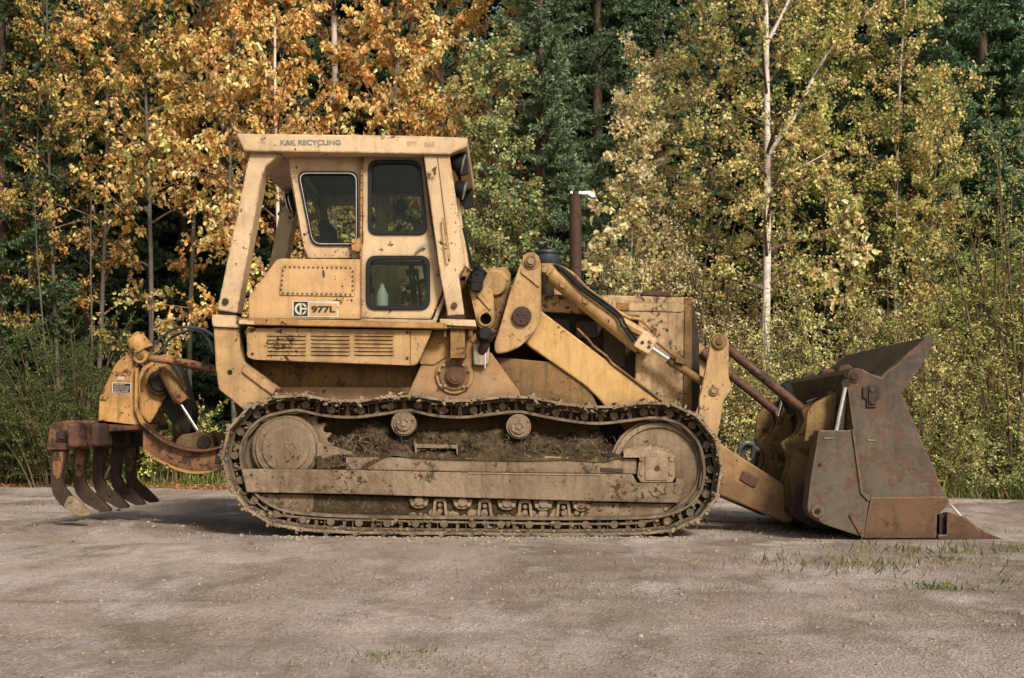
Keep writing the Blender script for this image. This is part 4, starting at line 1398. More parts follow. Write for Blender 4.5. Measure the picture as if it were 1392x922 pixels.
# ================= ripper =================
rip = bpy.data.objects.new('tmp', None)
beam = plate('ripper_beam', round_poly([(67, 578), (75, 573), (98, 571), (101, 574), (101, 606), (98, 611), (64.5, 611), (64.5, 600)], 3), .08, 2.3, M['rustyel'], L, bevel=.012)
plate('beam_flange', [(63, 603), (102, 603), (102, 611.5), (63, 611.5)], .065, 2.31, M['rust'], beam, bevel=.006)
bm = bmesh.new()
add_plate(bm, round_poly([(76, 585), (91, 585), (91, 600), (76, 600)], 2), .066, .08)
add_plate(bm, round_poly([(79, 588), (88, 588), (88, 597), (79, 597)], 1), .050, .066)
finish('beam_socket', bm, M['darkrust'], beam, .003)
YS = [.10, .66, 1.20, 1.74, 2.22]
xf = W(101, 0, .08).x
for i, ys in enumerate(YS):
    # shank pockets on the front of the beam
    bm = bmesh.new()
    za, zb_ = W(0, 574, .08).z, W(0, 610, .08).z
    pts = [(xf - .01, ys - .17), (xf + .06, ys - .13), (xf + .10, ys - .02), (xf + .10, ys + .14), (xf + .06, ys + .24), (xf - .01, ys + .28)]
    va = [bm.verts.new((p[0], p[1], zb_ + .01)) for p in pts]
    vb = [bm.verts.new((p[0], p[1], za - .005)) for p in pts]
    bm.faces.new(va); bm.faces.new(vb[::-1])
    for k in range(len(pts)):
        j = (k + 1) % len(pts)
        bm.faces.new([va[k], vb[k], vb[j], va[j]])
    finish('shank_pocket', bm, M['darkrust'] if i else M['rust'], beam, .025, seg=3)
sh = round_poly([(71, 608), (91, 608), (90, 620), (85, 640), (83.5, 652), (87, 663), (100, 678), (118, 695), (116, 700), (105, 700), (85, 689), (73, 676), (68.5, 660), (69, 632)], [1, 1, 3, 4, 4, 5, 4, 2, 2, 4, 6, 6, 5, 4])
tipp = round_poly([(92, 676), (97, 674), (103, 679), (121, 697.5), (121, 701), (109, 702), (92, 693), (86, 688)], 1.2)
sbm = bmesh.new(); add_plate(sbm, sh, YS[0], YS[0] + .06)
s0 = finish('ripper_shank', sbm, M['darkrust'], beam, .008)
tbm = bmesh.new(); add_plate(tbm, tipp, YS[0] - .015, YS[0] + .075); add_cyl_y(tbm, 95, 681, 3, YS[0] - .026, YS[0] - .018, 10)
s1 = finish('ripper_tip', tbm, M['mudsteel'], beam, .006)
s1['label'] = 'worn mud coated ripper point'
fbm_ = bmesh.new(); add_plate(fbm_, round_poly([(74, 612), (88, 612), (82, 645), (80, 652), (73, 650), (71, 635)], 4), YS[0] - .008, YS[0])
s2 = finish('shank_face', fbm_, M['rustyel'], beam, .004)
bpy.data.objects.remove(bpy.data.objects.new('t', None))
s1d = s1.data.copy()
s1d.materials.clear()
s1d.materials.append(M['darkrust'])
for ys in YS[1:]:
    for o_ in ((s0, s1, s2) if ys < .7 or ys > 2 else (s0, s1)):
        c_ = o_.copy(); COL.objects.link(c_); c_.location.y = ys - YS[0]
        if o_ is s1:
            c_.data = s1d
            del c_['label']
RB = .70
br = plate('ripper_bracket', round_poly([(134, 571), (135, 541), (158, 493), (168, 485), (182, 478), (188, 478), (190, 492), (184, 500), (182, 508), (183, 555), (190, 572), (194, 576), (180, 579), (134, 576)], [2, 3, 4, 4, 3, 3, 5, 4, 3, 8, 6, 3, 2, 2]), RB, RB + .06, M['ripper'], L, mirror=True, bevel=.008)[0]
plate('bracket_flange', [(183, 500), (187, 500), (187, 556), (194, 572), (203, 584), (199, 586), (189, 573), (182.5, 556)], RB - .06, RB - .001, M['ripper'], br, bevel=.003)
wp = plate('warning_plate', [(152.5, 520), (178.5, 520.5), (178.3, 535), (152.5, 534.5)], RB - .004, RB - .0005, M['decalwhite'], L, bevel=0)
plate('warning_field', [(153.8, 521.2), (177.2, 521.7), (177.0, 534), (153.8, 533.5)], RB - .006, RB - .0045, M['decalblack'], wp, bevel=0)
for k in range(4):
    text_obj('lettering', 'WARNING' if k == 0 else ('KEEP CLEAR OF RIPPER', 'LOWER TO GROUND', 'BEFORE LEAVING')[k - 1], 155, 524.2 + k * 2.9, 1.7, RB - .0075, M['decalwhite'], wp, width=(14, 21, 20, 19)[k], bold=.01)
plate('small_tag', [(160, 512), (169, 512), (169, 514), (170, 516.5), (159, 516.5), (160, 514)], RB - .004, RB - .0005, M['decalwhite'], L, bevel=0)
cyl('bracket_eye', 190.5, 484, 10, RB - .05, RB + .11, M['ripper'], L, mirror=True)
cyl('eye_pin', 190.5, 484, 5, RB - .065, RB - .051, M['dull'], L, mirror=True)
bm = bmesh.new()
add_tube(bm, [W(195, 478, RB + .03), W(185, 462, RB + .03), W(184, 458, RB + .03), W(182, 456, RB + .03)], [.10, .085, .085, .05], 18)
finish('spring_housing', bm, M['ripper'], L, 0, True)
tube('upper_link', [W(197, 486, RB + .03), W(250, 493, RB - .05), W(300, 503, RB - .12)], .034, M['rustyel'], L, mirror=True, n=16)
plate('inner_plate', round_poly([(190, 517), (198, 502), (214, 491), (230, 497), (236, 520), (218, 552), (203, 577), (190, 562)], 4), 1.0, 1.3, M['ripper'], L, bevel=.01)
bm = bmesh.new()
for (rr, ya, yb) in ((17, .93, 1.0), (12, .91, .93), (5, .90, .91)):
    add_plate(bm, circle(217, 520, rr, 24), ya, yb)
finish('pivot_drum', bm, M['darkcav'], L, .012, True)
bm = bmesh.new()
add_plate(bm, round_poly([(222, 492), (230, 486), (246, 505), (262, 560), (258, 590), (240, 590), (225, 560), (210, 560), (225, 530)], 6), 1.05, 1.3)
finish('center_bracket', bm, M['darkcav'], L, .02)
tube('ripper_cylinder', [W(222, 500, .86), W(246, 546, .86)], .062, M['dull'], L, n=18)
tube('ripper_rod', [W(245, 548, .86), W(269, 585, .86)], .017, M['chrome'], L, n=16)
plate('gland_block', [(238, 540), (248, 532), (254, 542), (243, 550)], .79, .93, M['rustyel'], L, bevel=.004)
plate('cylinder_mount', round_poly([(238, 600), (246, 591), (272, 587), (288, 592), (292, 608), (290, 618), (240, 616)], 5), .76, .96, M['dull'], L, bevel=.01, mirror=True)
cyl('mount_pin', 277, 601, 9, .74, .76, M['darkcav'], L, mirror=True)
hose('ripper_hose', [(206, 478, .95), (216, 462, .95), (240, 446, .9), (268, 446, .8), (284, 452, .6), (292, 458, .5)], .012, M['hose'], L)
hose('ripper_hose', [(220, 478, 1.0), (232, 460, 1.0), (255, 450, .95), (272, 450, .8), (285, 464, .6), (290, 480, .5)], .012, M['hose'], L)
hose('steel_pipe', [(230, 500, .9), (240, 515, .85), (252, 530, .85)], .014, M['dull'], L)
arm_top = [(194, 578), (205, 588), (225, 602), (250, 611), (280, 613), (307, 606)]
arm_bot = [(310, 632), (282, 641), (255, 641), (230, 633), (205, 619), (194, 610)]
ta, tb_ = smooth_pts([(p[0], p[1], 0) for p in arm_top], 4), smooth_pts([(p[0], p[1], 0) for p in arm_bot], 4)
ra_ = plate('ripper_arm', [(p.x, p.y) for p in ta] + [(340, 600), (340, 628)] + [(p.x, p.y) for p in tb_], .62, .66, M['rustyel'], L, mirror=True, bevel=.006)[0]
fl = [(p.x, p.y - 2.5) for p in ta] + [(p.x, p.y + 1) for p in reversed(ta)]
plate('arm_flange', fl, .55, .72, M['rust'], ra_, bevel=.002)
fl = [(p.x, p.y - 1) for p in reversed(tb_)] + [(p.x, p.y + 2.5) for p in tb_]
plate('arm_flange', fl, .55, .72, M['ripper'], ra_, bevel=.002)
plate('arm_tag', [(294, 612), (302, 611), (302, 630), (292, 630)], .612, .6195, M['darkrust'], ra_, bevel=0)
plate('beam_mount', [(98, 573), (134, 570), (194, 577), (194, 584), (98, 590)], .70, 1.6, M['rust'], L, yref=.7, bevel=.01)
bpy.data.objects.remove(rip)

# ---- jug standing inside the cab
jug = bmesh.new()
jx = W(519.5, 0, .50).x
add_tube(jug, [Vector((jx, .5, fz + .002)), Vector((jx, .5, fz + .012)), Vector((jx, .5, fz + .195)), Vector((jx, .5, fz + .26)), Vector((jx, .5, fz + .27)), Vector((jx, .5, fz + .29))], [.045, .052, .052, .022, .018, .018], 18)
me = bpy.data.meshes.new('jug')
jug.to_mesh(me); jug.free()
jo = link_mesh('plastic_jug', me, M['white'])
tag(jo, 'white plastic jug standing on the cab floor behind the lower door window', 'jug')
me.polygons.foreach_set('use_smooth', [True] * len(me.polygons))

# ================================================================== GROUND
def vnoise(x, y, seed=0):
    def h(i, j):
        n = (i.astype(np.int64) * 374761393 + j.astype(np.int64) * 668265263 + seed * 982451653) & 0xffffffff
        n = ((n ^ (n >> 13)) * 1274126177) & 0xffffffff
        return ((n ^ (n >> 16)) & 0xffff) / 65535.0
    xi, yi = np.floor(x), np.floor(y)
    fx, fy = x - xi, y - yi
    fx, fy = fx * fx * (3 - 2 * fx), fy * fy * (3 - 2 * fy)
    a, b, c, d = h(xi, yi), h(xi + 1, yi), h(xi, yi + 1), h(xi + 1, yi + 1)
    return (a * (1 - fx) + b * fx) * (1 - fy) + (c * (1 - fx) + d * fx) * fy - .5


def ground_h(x, y):
    z = .05 * vnoise(x * .35, y * .6, 1) + .025 * vnoise(x * 1.1, y * 2.2, 2) + .012 * vnoise(x * 4, y * 6, 3) + .008 * vnoise(x * 11, y * 13, 4) + .004 * vnoise(x * 30, y * 34, 5)
    # flat bed below the machine
    fx = np.clip(1 - np.maximum(np.abs(x - .5) - 3.6, 0) / 1.2, 0, 1)
    fy = np.clip(1 - np.maximum(np.abs(y - 1.15) - 1.5, 0) / .9, 0, 1)
    bed = fx * fy
    z = z * (1 - bed * .8) - .012 * bed
    # churned dirt to the right of the bucket
    m = np.exp(-((x - 5.9) / 1.1) ** 2 - ((y - 3.6) / 1.3) ** 2)
    z = z + m * (.06 + .10 * vnoise(x * 2.2, y * 3.4, 9) + .05 * vnoise(x * 7, y * 9, 10))
    # low heap at the ripper
    m = np.exp(-((x + 3.55) / .55) ** 2 - ((y - .6) / .9) ** 2)
    z = z + m * (.085 + .07 * vnoise(x * 5, y * 5, 12) + .03 * vnoise(x * 13, y * 13, 13))
    # bank rising gently into the trees
    e = y + .34 * x - 8.8
    z = z + .13 * np.clip(e, 0, 2.2) + .03 * np.clip(e - 2.2, 0, 25)
    # ruts left by the machine
    for yr in (-3.9, -5.3):
        z = z - .03 * np.exp(-((y - .10 * x - yr) / .22) ** 2) * (.6 + vnoise(x * .6, y * .3, 31))
    return z


xs = np.concatenate([np.linspace(-320, -12, 26), np.arange(-11.5, 11.5, .075), np.linspace(12, 320, 26)])
ys = np.concatenate([np.linspace(-220, -12, 16), np.arange(-11, -2, .055), np.arange(-2, 14, .09), np.linspace(14.5, 320, 40)])
XX, YY = np.meshgrid(xs, ys)
ZZ = ground_h(XX, YY)
nx, ny = len(xs), len(ys)


def np_mesh(name, verts, faces, mat, colors=None, smooth=False, parent=None, offset=None):
    me = bpy.data.meshes.new(name)
    verts = np.asarray(verts, dtype=np.float32)
    faces = np.asarray(faces, dtype=np.int32)
    if offset is not None:
        verts = verts - np.array(offset, dtype=np.float32)
    k = faces.shape[1]
    me.vertices.add(len(verts))
    me.vertices.foreach_set('co', verts.ravel())
    me.loops.add(faces.size)
    me.loops.foreach_set('vertex_index', faces.ravel())
    me.polygons.add(len(faces))
    me.polygons.foreach_set('loop_start', np.arange(0, faces.size, k, dtype=np.int32))
    me.polygons.foreach_set('loop_total', np.full(len(faces), k, dtype=np.int32))
    if smooth:
        me.polygons.foreach_set('use_smooth', np.ones(len(faces), dtype=bool))
    me.update(calc_edges=True)
    if colors is not None:
        at = me.color_attributes.new('Col', 'FLOAT_COLOR', 'POINT')
        c = np.ones((len(verts), 4), dtype=np.float32)
        c[:, :3] = colors
        at.data.foreach_set('color', c.ravel())
    me.materials.append(mat)
    o = bpy.data.objects.new(name, me)
    COL.objects.link(o)
    if parent is not None:
        o.parent = parent
    return o


idx = np.arange(nx * ny).reshape(ny, nx)
gf = np.stack([idx[:-1, :-1], idx[:-1, 1:], idx[1:, 1:], idx[1:, :-1]], -1).reshape(-1, 4)
g_ob = np_mesh('ground', np.stack([XX, YY, ZZ], -1).reshape(-1, 3), gf, M['ground'], smooth=True)
tag(g_ob, 'packed pinkish gravel lot running back to the edge of the wood', kind='structure')

# ---- stones scattered on the lot (gravel)
ico = bmesh.new()
bmesh.ops.create_icosphere(ico, subdivisions=1, radius=1)
iv = np.array([v.co[:] for v in ico.verts])
ifc = np.array([[v.index for v in f.verts] for f in ico.faces])
ico.free()


def scatter_stones(n, x0, x1, y0, y1, s0, s1):
    x = rng.uniform(x0, x1, n); y = rng.uniform(y0, y1, n)
    s = s0 + (s1 - s0) * rng.random(n) ** 4
    z = ground_h(x, y)
    V = []
    rot = rng.uniform(0, 6.28, n)
    sc = rng.uniform(.6, 1.2, (n, 3)); sc[:, 2] *= .6
    jit = 1 + rng.uniform(-.2, .2, (n, len(iv)))
    base = iv[None] * jit[..., None] * sc[:, None, :] * s[:, None, None]
    c, s_ = np.cos(rot)[:, None], np.sin(rot)[:, None]
    X = base[..., 0] * c - base[..., 1] * s_ + x[:, None]
    Y = base[..., 0] * s_ + base[..., 1] * c + y[:, None]
    Z = base[..., 2] + (z + s * .2)[:, None]
    V = np.stack([X, Y, Z], -1).reshape(-1, 3)
    F = (ifc[None] + (np.arange(n) * len(iv))[:, None, None]).reshape(-1, 3)
    return V, F


Vc, Fc = scatter_stones(1500, -1.95, 1.45, -.20, .03, .003, .02)
Vd, Fd = scatter_stones(500, -4.2, 4.0, -.6, 2.0, .004, .03)
V1, F1 = scatter_stones(9000, -7, 7, -7.2, 9, .004, .018)
V2, F2 = scatter_stones(14000, -3.6, 3.6, -7.6, -2.5, .0015, .006)
n1, n2, n3 = len(V1), len(V1) + len(V2), len(V1) + len(V2) + len(Vc)
go = np_mesh('gravel', np.concatenate([V1, V2, Vc, Vd]), np.concatenate([F1, F2 + n1, Fc + n2, Fd + n3]), M['stone'])
tag(go, 'loose small stones scattered over the dirt lot', 'gravel', kind='stuff')


# ================================================================== VEGETATION HELPERS
def unit(v):
    return v / np.maximum(np.linalg.norm(v, axis=-1, keepdims=True), 1e-9)


def leaves(P, axis, Ls, wr, cols, simple=False, bend=.15):
    """P (n,3) base; axis (n,3); Ls (n,) length; wr width ratio -> verts, quads, colours"""
    n = len(P)
    axis = unit(axis)
    r = rng.normal(size=(n, 3))
    side = unit(np.cross(axis, r))
    nrm = np.cross(side, axis)
    Lc = Ls[:, None]
    w = Lc * wr * .5
    if simple:
        v0 = P
        v1 = P + axis * Lc * .45 + side * w + nrm * Lc * bend
        v2 = P + axis * Lc
        v3 = P + axis * Lc * .45 - side * w + nrm * Lc * bend * .3
        V = np.stack([v0, v1, v2, v3], 1).reshape(-1, 3)
        F = np.arange(n * 4).reshape(n, 4)
        C = np.repeat(cols, 4, axis=0)
    else:
        v = [P, P + axis * Lc * .28 + side * w + nrm * Lc * bend, P + axis * Lc * .66 + side * w * .8 + nrm * Lc * bend,
             P + axis * Lc - nrm * Lc * bend * .8, P + axis * Lc * .66 - side * w * .8 + nrm * Lc * bend, P + axis * Lc * .28 - side * w + nrm * Lc * bend]
        V = np.stack(v, 1).reshape(-1, 3)
        b = (np.arange(n) * 6)[:, None]
        F = np.concatenate([b + np.array([[0, 1, 2, 3]]), b + np.array([[0, 3, 4, 5]])], 0)
        C = np.repeat(cols, 6, axis=0)
    return V, F, C


class Wood:
    """collects tapering tubes"""
    def __init__(self):
        self.V, self.F, self.n = [], [], 0

    def tube(self, pts, r, k=5):
        pts = np.asarray(pts, float)
        t = np.gradient(pts, axis=0)
        t = unit(t)
        ref = np.array([.31, .17, .93]) if abs(t[0][2]) < .85 else np.array([1., .1, 0])
        a = unit(np.cross(t, ref))
        b = np.cross(t, a)
        ang = np.arange(k) * 2 * np.pi / k
        ring = pts[:, None] + np.asarray(r)[:, None, None] * (a[:, None] * np.cos(ang)[None, :, None] + b[:, None] * np.sin(ang)[None, :, None])
        m = len(pts)
        self.V.append(ring.reshape(-1, 3))
        i = np.arange(m - 1)[:, None] * k
        j = np.arange(k)[None]
        j2 = (j + 1) % k
        F = np.stack([i + j, i + j2, i + k + j2, i + k + j], -1).reshape(-1, 4) + self.n
        self.F.append(F)
        self.n += m * k

    def build(self, name, mat, parent, off):
        return np_mesh(name, np.concatenate(self.V), np.concatenate(self.F), mat, smooth=True, parent=parent, offset=off)


def pick(pal, n, jit=.18, clump=None):
    pal = np.array(pal)
    w = rng.integers(0, len(pal), n) if clump is None else clump
    c = pal[w]
    c = c * (1 + rng.normal(0, jit, (n, 1)))
    c = c * (1 + rng.normal(0, .06, (n, 3)))
    return np.clip(c, .004, .9)


def broad_tree(name, px, d, H, crown0, Rad, nl, nt, per, Lf, wr, pal, bark, label, cat, group, r0=.05, lean=(0, 0), droop=.8,
               simple=False, limbs=(), topf=.35, spread=.07, forkless=True, dens_low=1.0, clear=0):
    x0 = GX(px, d); y0 = d - CAM_D
    z0 = float(ground_h(np.array([x0]), np.array([y0]))[0]) - .03
    off = (x0, y0, z0)
    root = empty(name, off, label, cat, group)
    wd = Wood()
    wb = Wood()
    n = 12
    tt = np.linspace(0, 1, n)
    ph = rng.uniform(0, 6, 4)
    trunk = np.stack([x0 + lean[0] * tt ** 1.3 + .05 * H / 8 * np.sin(tt * 5 + ph[0]), y0 + lean[1] * tt + .04 * np.sin(tt * 6 + ph[1]), z0 + H * tt], 1)
    wd.tube(trunk, r0 * (1 - .85 * tt), 9)
    tw0, tw1, twc = [], [], []

    def on_trunk(t):
        k = t * (n - 1)
        i = min(int(k), n - 2)
        return trunk[i] + (trunk[i + 1] - trunk[i]) * (k - i)
    az = rng.uniform(0, 6.28)
    c0 = crown0 / H

    def limb(p0, dirv, Ll, rl, ntw):
        m = 7
        s = np.linspace(0, 1, m)
        side = rng.normal(size=3) * .16
        pts = p0 + dirv[None] * (s * Ll)[:, None] + side[None] * ((s ** 2) * Ll * .5)[:, None] + np.array([0, 0, .18 * Ll])[None] * np.sin(s * 2.2)[:, None] * .4
        pts[:, 2] -= (s ** 2) * Ll * .12
        wb.tube(pts, rl * (1 - .8 * s) + .0015, 5)
        hue = rng.integers(0, len(pal))
        for _ in range(ntw):
            u = rng.uniform(.18, 1.0)
            k = u * (m - 1)
            i = min(int(k), m - 2)
            q = pts[i] + (pts[i + 1] - pts[i]) * (k - i)
            dv = unit(dirv * .7 + rng.normal(size=3) * .6 + np.array([0, 0, .05]))
            tl = Ll * rng.uniform(.15, .42) * (1.15 - u * .5) + .08
            e = q + dv * tl
            wb.tube(np.array([q, (q + e) / 2 + rng.normal(size=3) * .02, e]), np.array([.004, .003, .0015]), 3)
            tw0.append(q); tw1.append(e); twc.append(hue if rng.random() < .6 else rng.integers(0, len(pal)))
    for i in range(nl):
        t = c0 + (1 - c0) * (i + rng.random()) / nl
        if t > .995:
            t = .99
        az += 2.4 + rng.uniform(-.4, .4)
        rel = (t - c0) / (1 - c0)
        prof = math.sin(min(1, rel * 1.15 + .28) * math.pi * .86) if rel < .8 else (1 - rel) * 2.2 + .25
        if rel < .25 and rng.random() > dens_low:
            continue
        Ll = Rad * (.35 + .65 * max(.15, prof)) * rng.uniform(.7, 1.15)
        el = rng.uniform(.15, .75) + rel * .4
        dv = np.array([math.cos(az) * math.cos(el), math.sin(az) * math.cos(el), math.sin(el)])
        limb(on_trunk(t), dv, Ll, r0 * (1 - .8 * t) * .45 + .003, nt)
    for (ptsL, rl) in limbs:     # hand-placed heavy limbs
        pts = np.array([tuple(q) for q in smooth_pts(ptsL, 5)])
        s = np.linspace(0, 1, len(pts))
        wd.tube(pts, rl * (1 - .75 * s), 7)
        for i in range(2, len(pts), 2):
            dv = unit(rng.normal(size=3) + np.array([.1, 0, .4]))
            limb(pts[i], dv, Rad * .55, rl * .3, nt)
    tw0, tw1, twc = np.array(tw0), np.array(tw1), np.array(twc)
    rep = rng.poisson(per, len(tw0))
    I = np.repeat(np.arange(len(tw0)), rep)
    u = rng.random(len(I))[:, None] ** .7
    P = tw0[I] * (1 - u) + tw1[I] * u + rng.normal(size=(len(I), 3)) * spread * .45
    if clear:      # few leaves grow right against the lit side of the bole
        ttk = np.clip((P[:, 2] - z0) / H, 0, 1)
        tx = np.interp(ttk, tt, trunk[:, 0])
        ty = np.interp(ttk, tt, trunk[:, 1])
        keep = ~((np.abs(P[:, 0] - tx) < clear) & (P[:, 1] < ty)) | (rng.random(len(P)) < .12)
        P, I, u = P[keep], I[keep], u[keep]
    ax = unit(tw1[I] - tw0[I]) * .45 + np.array([0, 0, -droop]) + rng.normal(size=(len(I), 3)) * .55
    Ls = Lf * rng.uniform(.55, 1.2, len(I))
    cols = pick(pal, len(I), .2, np.where(rng.random(len(I)) < .6, twc[I], rng.integers(0, len(pal), len(I))))
    cols = np.clip(cols * np.exp(rng.normal(.04, .25, len(tw0)))[I][:, None], .004, .9)
    V, F, C = leaves(P, ax, Ls, wr, cols, simple)
    wd.build('trunk', bark, root, off)
    wb.build('branch', M['twig'], root, off)
    np_mesh('crown', V, F, M['leaf'], C, parent=root, offset=off)
    return root, len(I)


def shrub(name, px, d, H, Rad, ns, nt, per, Lf, wr, pal, label, cat, group, droop=.1, simple=True, bark=None, ztop=1.0):
    x0 = GX(px, d); y0 = d - CAM_D
    z0 = float(ground_h(np.array([x0]), np.array([y0]))[0]) - .03
    off = (x0, y0, z0)
    root = empty(name, off, label, cat, group)
    wd = Wood()
    tw0, tw1, twc = [], [], []
    for i in range(ns):
        a = rng.uniform(0, 6.28)
        rr = Rad * rng.random() ** .6
        bx, by = math.cos(a) * rr * .45, math.sin(a) * rr * .45
        hh = H * rng.uniform(.55, 1.05) * (1 - .35 * (rr / Rad) ** 2)
        m = 7
        s = np.linspace(0, 1, m)
        pts = np.stack([x0 + bx + (math.cos(a) * rr * .9 + rng.normal(0, .16) * hh) * s ** 1.4 + .05 * np.sin(s * 5 + a), y0 + by + math.sin(a) * rr * .7 * s ** 1.5 + .05 * np.cos(s * 4 + a), z0 + hh * s], 1)
        wd.tube(pts, (.006 + .004 * H) * (1 - .8 * s), 5)
        hue = rng.integers(0, len(pal))
        for _ in range(nt):
            u = rng.uniform(.12, 1.0)
            k = u * (m - 1); j = min(int(k), m - 2)
            q = pts[j] + (pts[j + 1] - pts[j]) * (k - j)
            dv = unit(rng.normal(size=3) * np.array([1, 1, .6]) + np.array([0, 0, .45]))
            e = q + dv * rng.uniform(.12, .42) * (.5 + .25 * H)
            wd.tube(np.array([q, (q + e) / 2, e]), np.array([.0035, .003, .0015]), 3)
            tw0.append(q); tw1.append(e); twc.append(hue if rng.random() < .65 else rng.integers(0, len(pal)))
    tw0, tw1, twc = np.array(tw0), np.array(tw1), np.array(twc)
    rep = rng.poisson(per, len(tw0))
    I = np.repeat(np.arange(len(tw0)), rep)
    u = rng.random(len(I))[:, None]
    P = tw0[I] * (1 - u) + tw1[I] * u + rng.normal(size=(len(I), 3)) * .025
    ax = unit(tw1[I] - tw0[I]) * .7 + np.array([0, 0, -droop]) + rng.normal(size=(len(I), 3)) * .6
    cols = pick(pal, len(I), .2, np.where(rng.random(len(I)) < .6, twc[I], rng.integers(0, len(pal), len(I))))
    cols = np.clip(cols * np.exp(rng.normal(.04, .25, len(tw0)))[I][:, None], .004, .9)
    V, F, C = leaves(P, ax, Lf * rng.uniform(.6, 1.25, len(I)), wr, cols, simple)
    wd.build('stem', bark or M['twig'], root, off)
    np_mesh('crown', V, F, M['leaf'], C, parent=root, offset=off)
    return root, len(I)


def spruce_arrays(x0, y0, z0, H, Rad, nb, dens, pal, wd, zlow=.4, nlen=.085, nw=.014, full=True, zmax=None):
    """branches with needle sprays"""
    ps, pe, br = [], [], []
    az = rng.uniform(0, 6)
    for i in range(nb):
        t = (i + rng.random() * .7) / nb
        z = zlow + (H - zlow) * t
        if zmax is not None and z > zmax:
            break
        az += 2.4 + rng.uniform(-.5, .5)
        Ll = Rad * ((1 - t) ** .75) * rng.uniform(.75, 1.15) + .1
        dr = -.22 + .55 * t + rng.uniform(-.1, .1)
        dv = np.array([math.cos(az), math.sin(az), dr])
        m = 6
        s = np.linspace(0, 1, m)
        pts = np.array([x0, y0, z0 + z]) + dv[None] * (s * Ll)[:, None]
        pts[:, 2] += .16 * Ll * s ** 2.2 - .05 * Ll * np.sin(s * 3)
        if wd is not None:
            wd.tube(pts, (.012 + .008 * Ll) * (1 - .85 * s), 4)
        # side sprays
        nsd = max(3, int(Ll * dens))
        sidev = np.array([-math.sin(az), math.cos(az), 0])
        for k in range(nsd):
            u = (k + rng.random()) / nsd * .93 + .07
            kk = u * (m - 1); j = min(int(kk), m - 2)
            q = pts[j] + (pts[j + 1] - pts[j]) * (kk - j)
            sg = 1 if k % 2 else -1
            e_dir = unit(np.array([dv[0], dv[1], 0]) * .75 + sidev * sg * rng.uniform(.5, 1) + np.array([0, 0, rng.uniform(-.42, .05)]))
            tl = Ll * .42 * (1.05 - u) + .13
            ps.append(q); pe.append(q + e_dir * tl); br.append(rng.normal(0, .12))
        for j in range(m - 1):
            ps.append(pts[j]); pe.append(pts[j + 1]); br.append(0)
    ps, pe, br = np.array(ps), np.array(pe), np.array(br)
    ln_ = np.linalg.norm(pe - ps, axis=1)
    rep = np.maximum(2, (ln_ / nlen * (12.5 if full else 5.0)).astype(int))
    I = np.repeat(np.arange(len(ps)), rep)
    u = rng.random(len(I))[:, None]
    P = ps[I] * (1 - u) + pe[I] * u
    ax = unit(pe[I] - ps[I]) * .75 + rng.normal(size=(len(I), 3)) * .55 + np.array([0, 0, .1])
    cols = pick(pal, len(I), .16) * (1 + br[I][:, None])
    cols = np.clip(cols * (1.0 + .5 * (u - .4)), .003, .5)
    V, F, C = leaves(P, ax, nlen * rng.uniform(.7, 1.25, len(I)), nw / nlen * 2, cols, True, .02)
    return V, F, C


def spruce(name, px, d, H, Rad, nb, dens, pal, label, cat='spruce tree', group=None, zlow=.4, **kw):
    x0 = GX(px, d); y0 = d - CAM_D
    z0 = float(ground_h(np.array([x0]), np.array([y0]))[0]) - .03
    off = (x0, y0, z0)
    root = empty(name, off, label, cat, group)
    wd = Wood()
    s = np.linspace(0, 1, 8)
    wd.tube(np.stack([x0 + 0 * s, y0 + 0 * s, z0 + s * H], 1), (.012 * H + .008) * (1 - .93 * s), 8)
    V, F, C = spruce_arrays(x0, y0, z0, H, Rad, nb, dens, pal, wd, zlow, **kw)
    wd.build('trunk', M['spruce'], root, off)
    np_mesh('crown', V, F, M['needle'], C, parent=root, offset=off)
    return len(F)


DIMG = [(.60, .40, .13), (.52, .38, .12), (.34, .30, .09), (.66, .38, .11), (.22, .24, .07)]
ORANGE = [(.88, .55, .22), (.90, .62, .27), (.82, .45, .15), (.88, .64, .31), (.66, .38, .13)]
GOLD = [(.84, .52, .17), (.78, .52, .17), (.56, .45, .15), (.86, .54, .20), (.36, .36, .11)]
GOLDG = [(.72, .58, .23), (.80, .62, .27), (.46, .45, .16), (.28, .33, .11), (.84, .60, .28)]
PEACH = [(.90, .66, .36), (.86, .68, .37), (.70, .56, .27), (.92, .70, .42), (.44, .43, .18)]
YG = [(.52, .55, .15), (.68, .62, .20), (.38, .44, .12), (.74, .63, .24), (.22, .30, .09)]
GREEN = [(.075, .125, .035), (.11, .16, .04), (.055, .095, .028), (.15, .17, .045)]
LGREEN = [(.28, .34, .15), (.40, .42, .19), (.19, .25, .11), (.52, .48, .20)]
SPR = [(.11, .18, .095), (.145, .22, .12), (.078, .13, .07)]
SPRB = [(.15, .21, .12), (.12, .175, .095), (.19, .25, .15)]
SPRL = [(.075, .115, .055), (.10, .145, .07), (.05, .08, .04)]
SPRG = [(.13, .215, .12), (.17, .265, .14), (.09, .15, .085)]
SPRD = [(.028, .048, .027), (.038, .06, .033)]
OLIVE = [(.64, .56, .26), (.74, .62, .30), (.42, .44, .17), (.84, .66, .34), (.26, .31, .11)]

count = 0
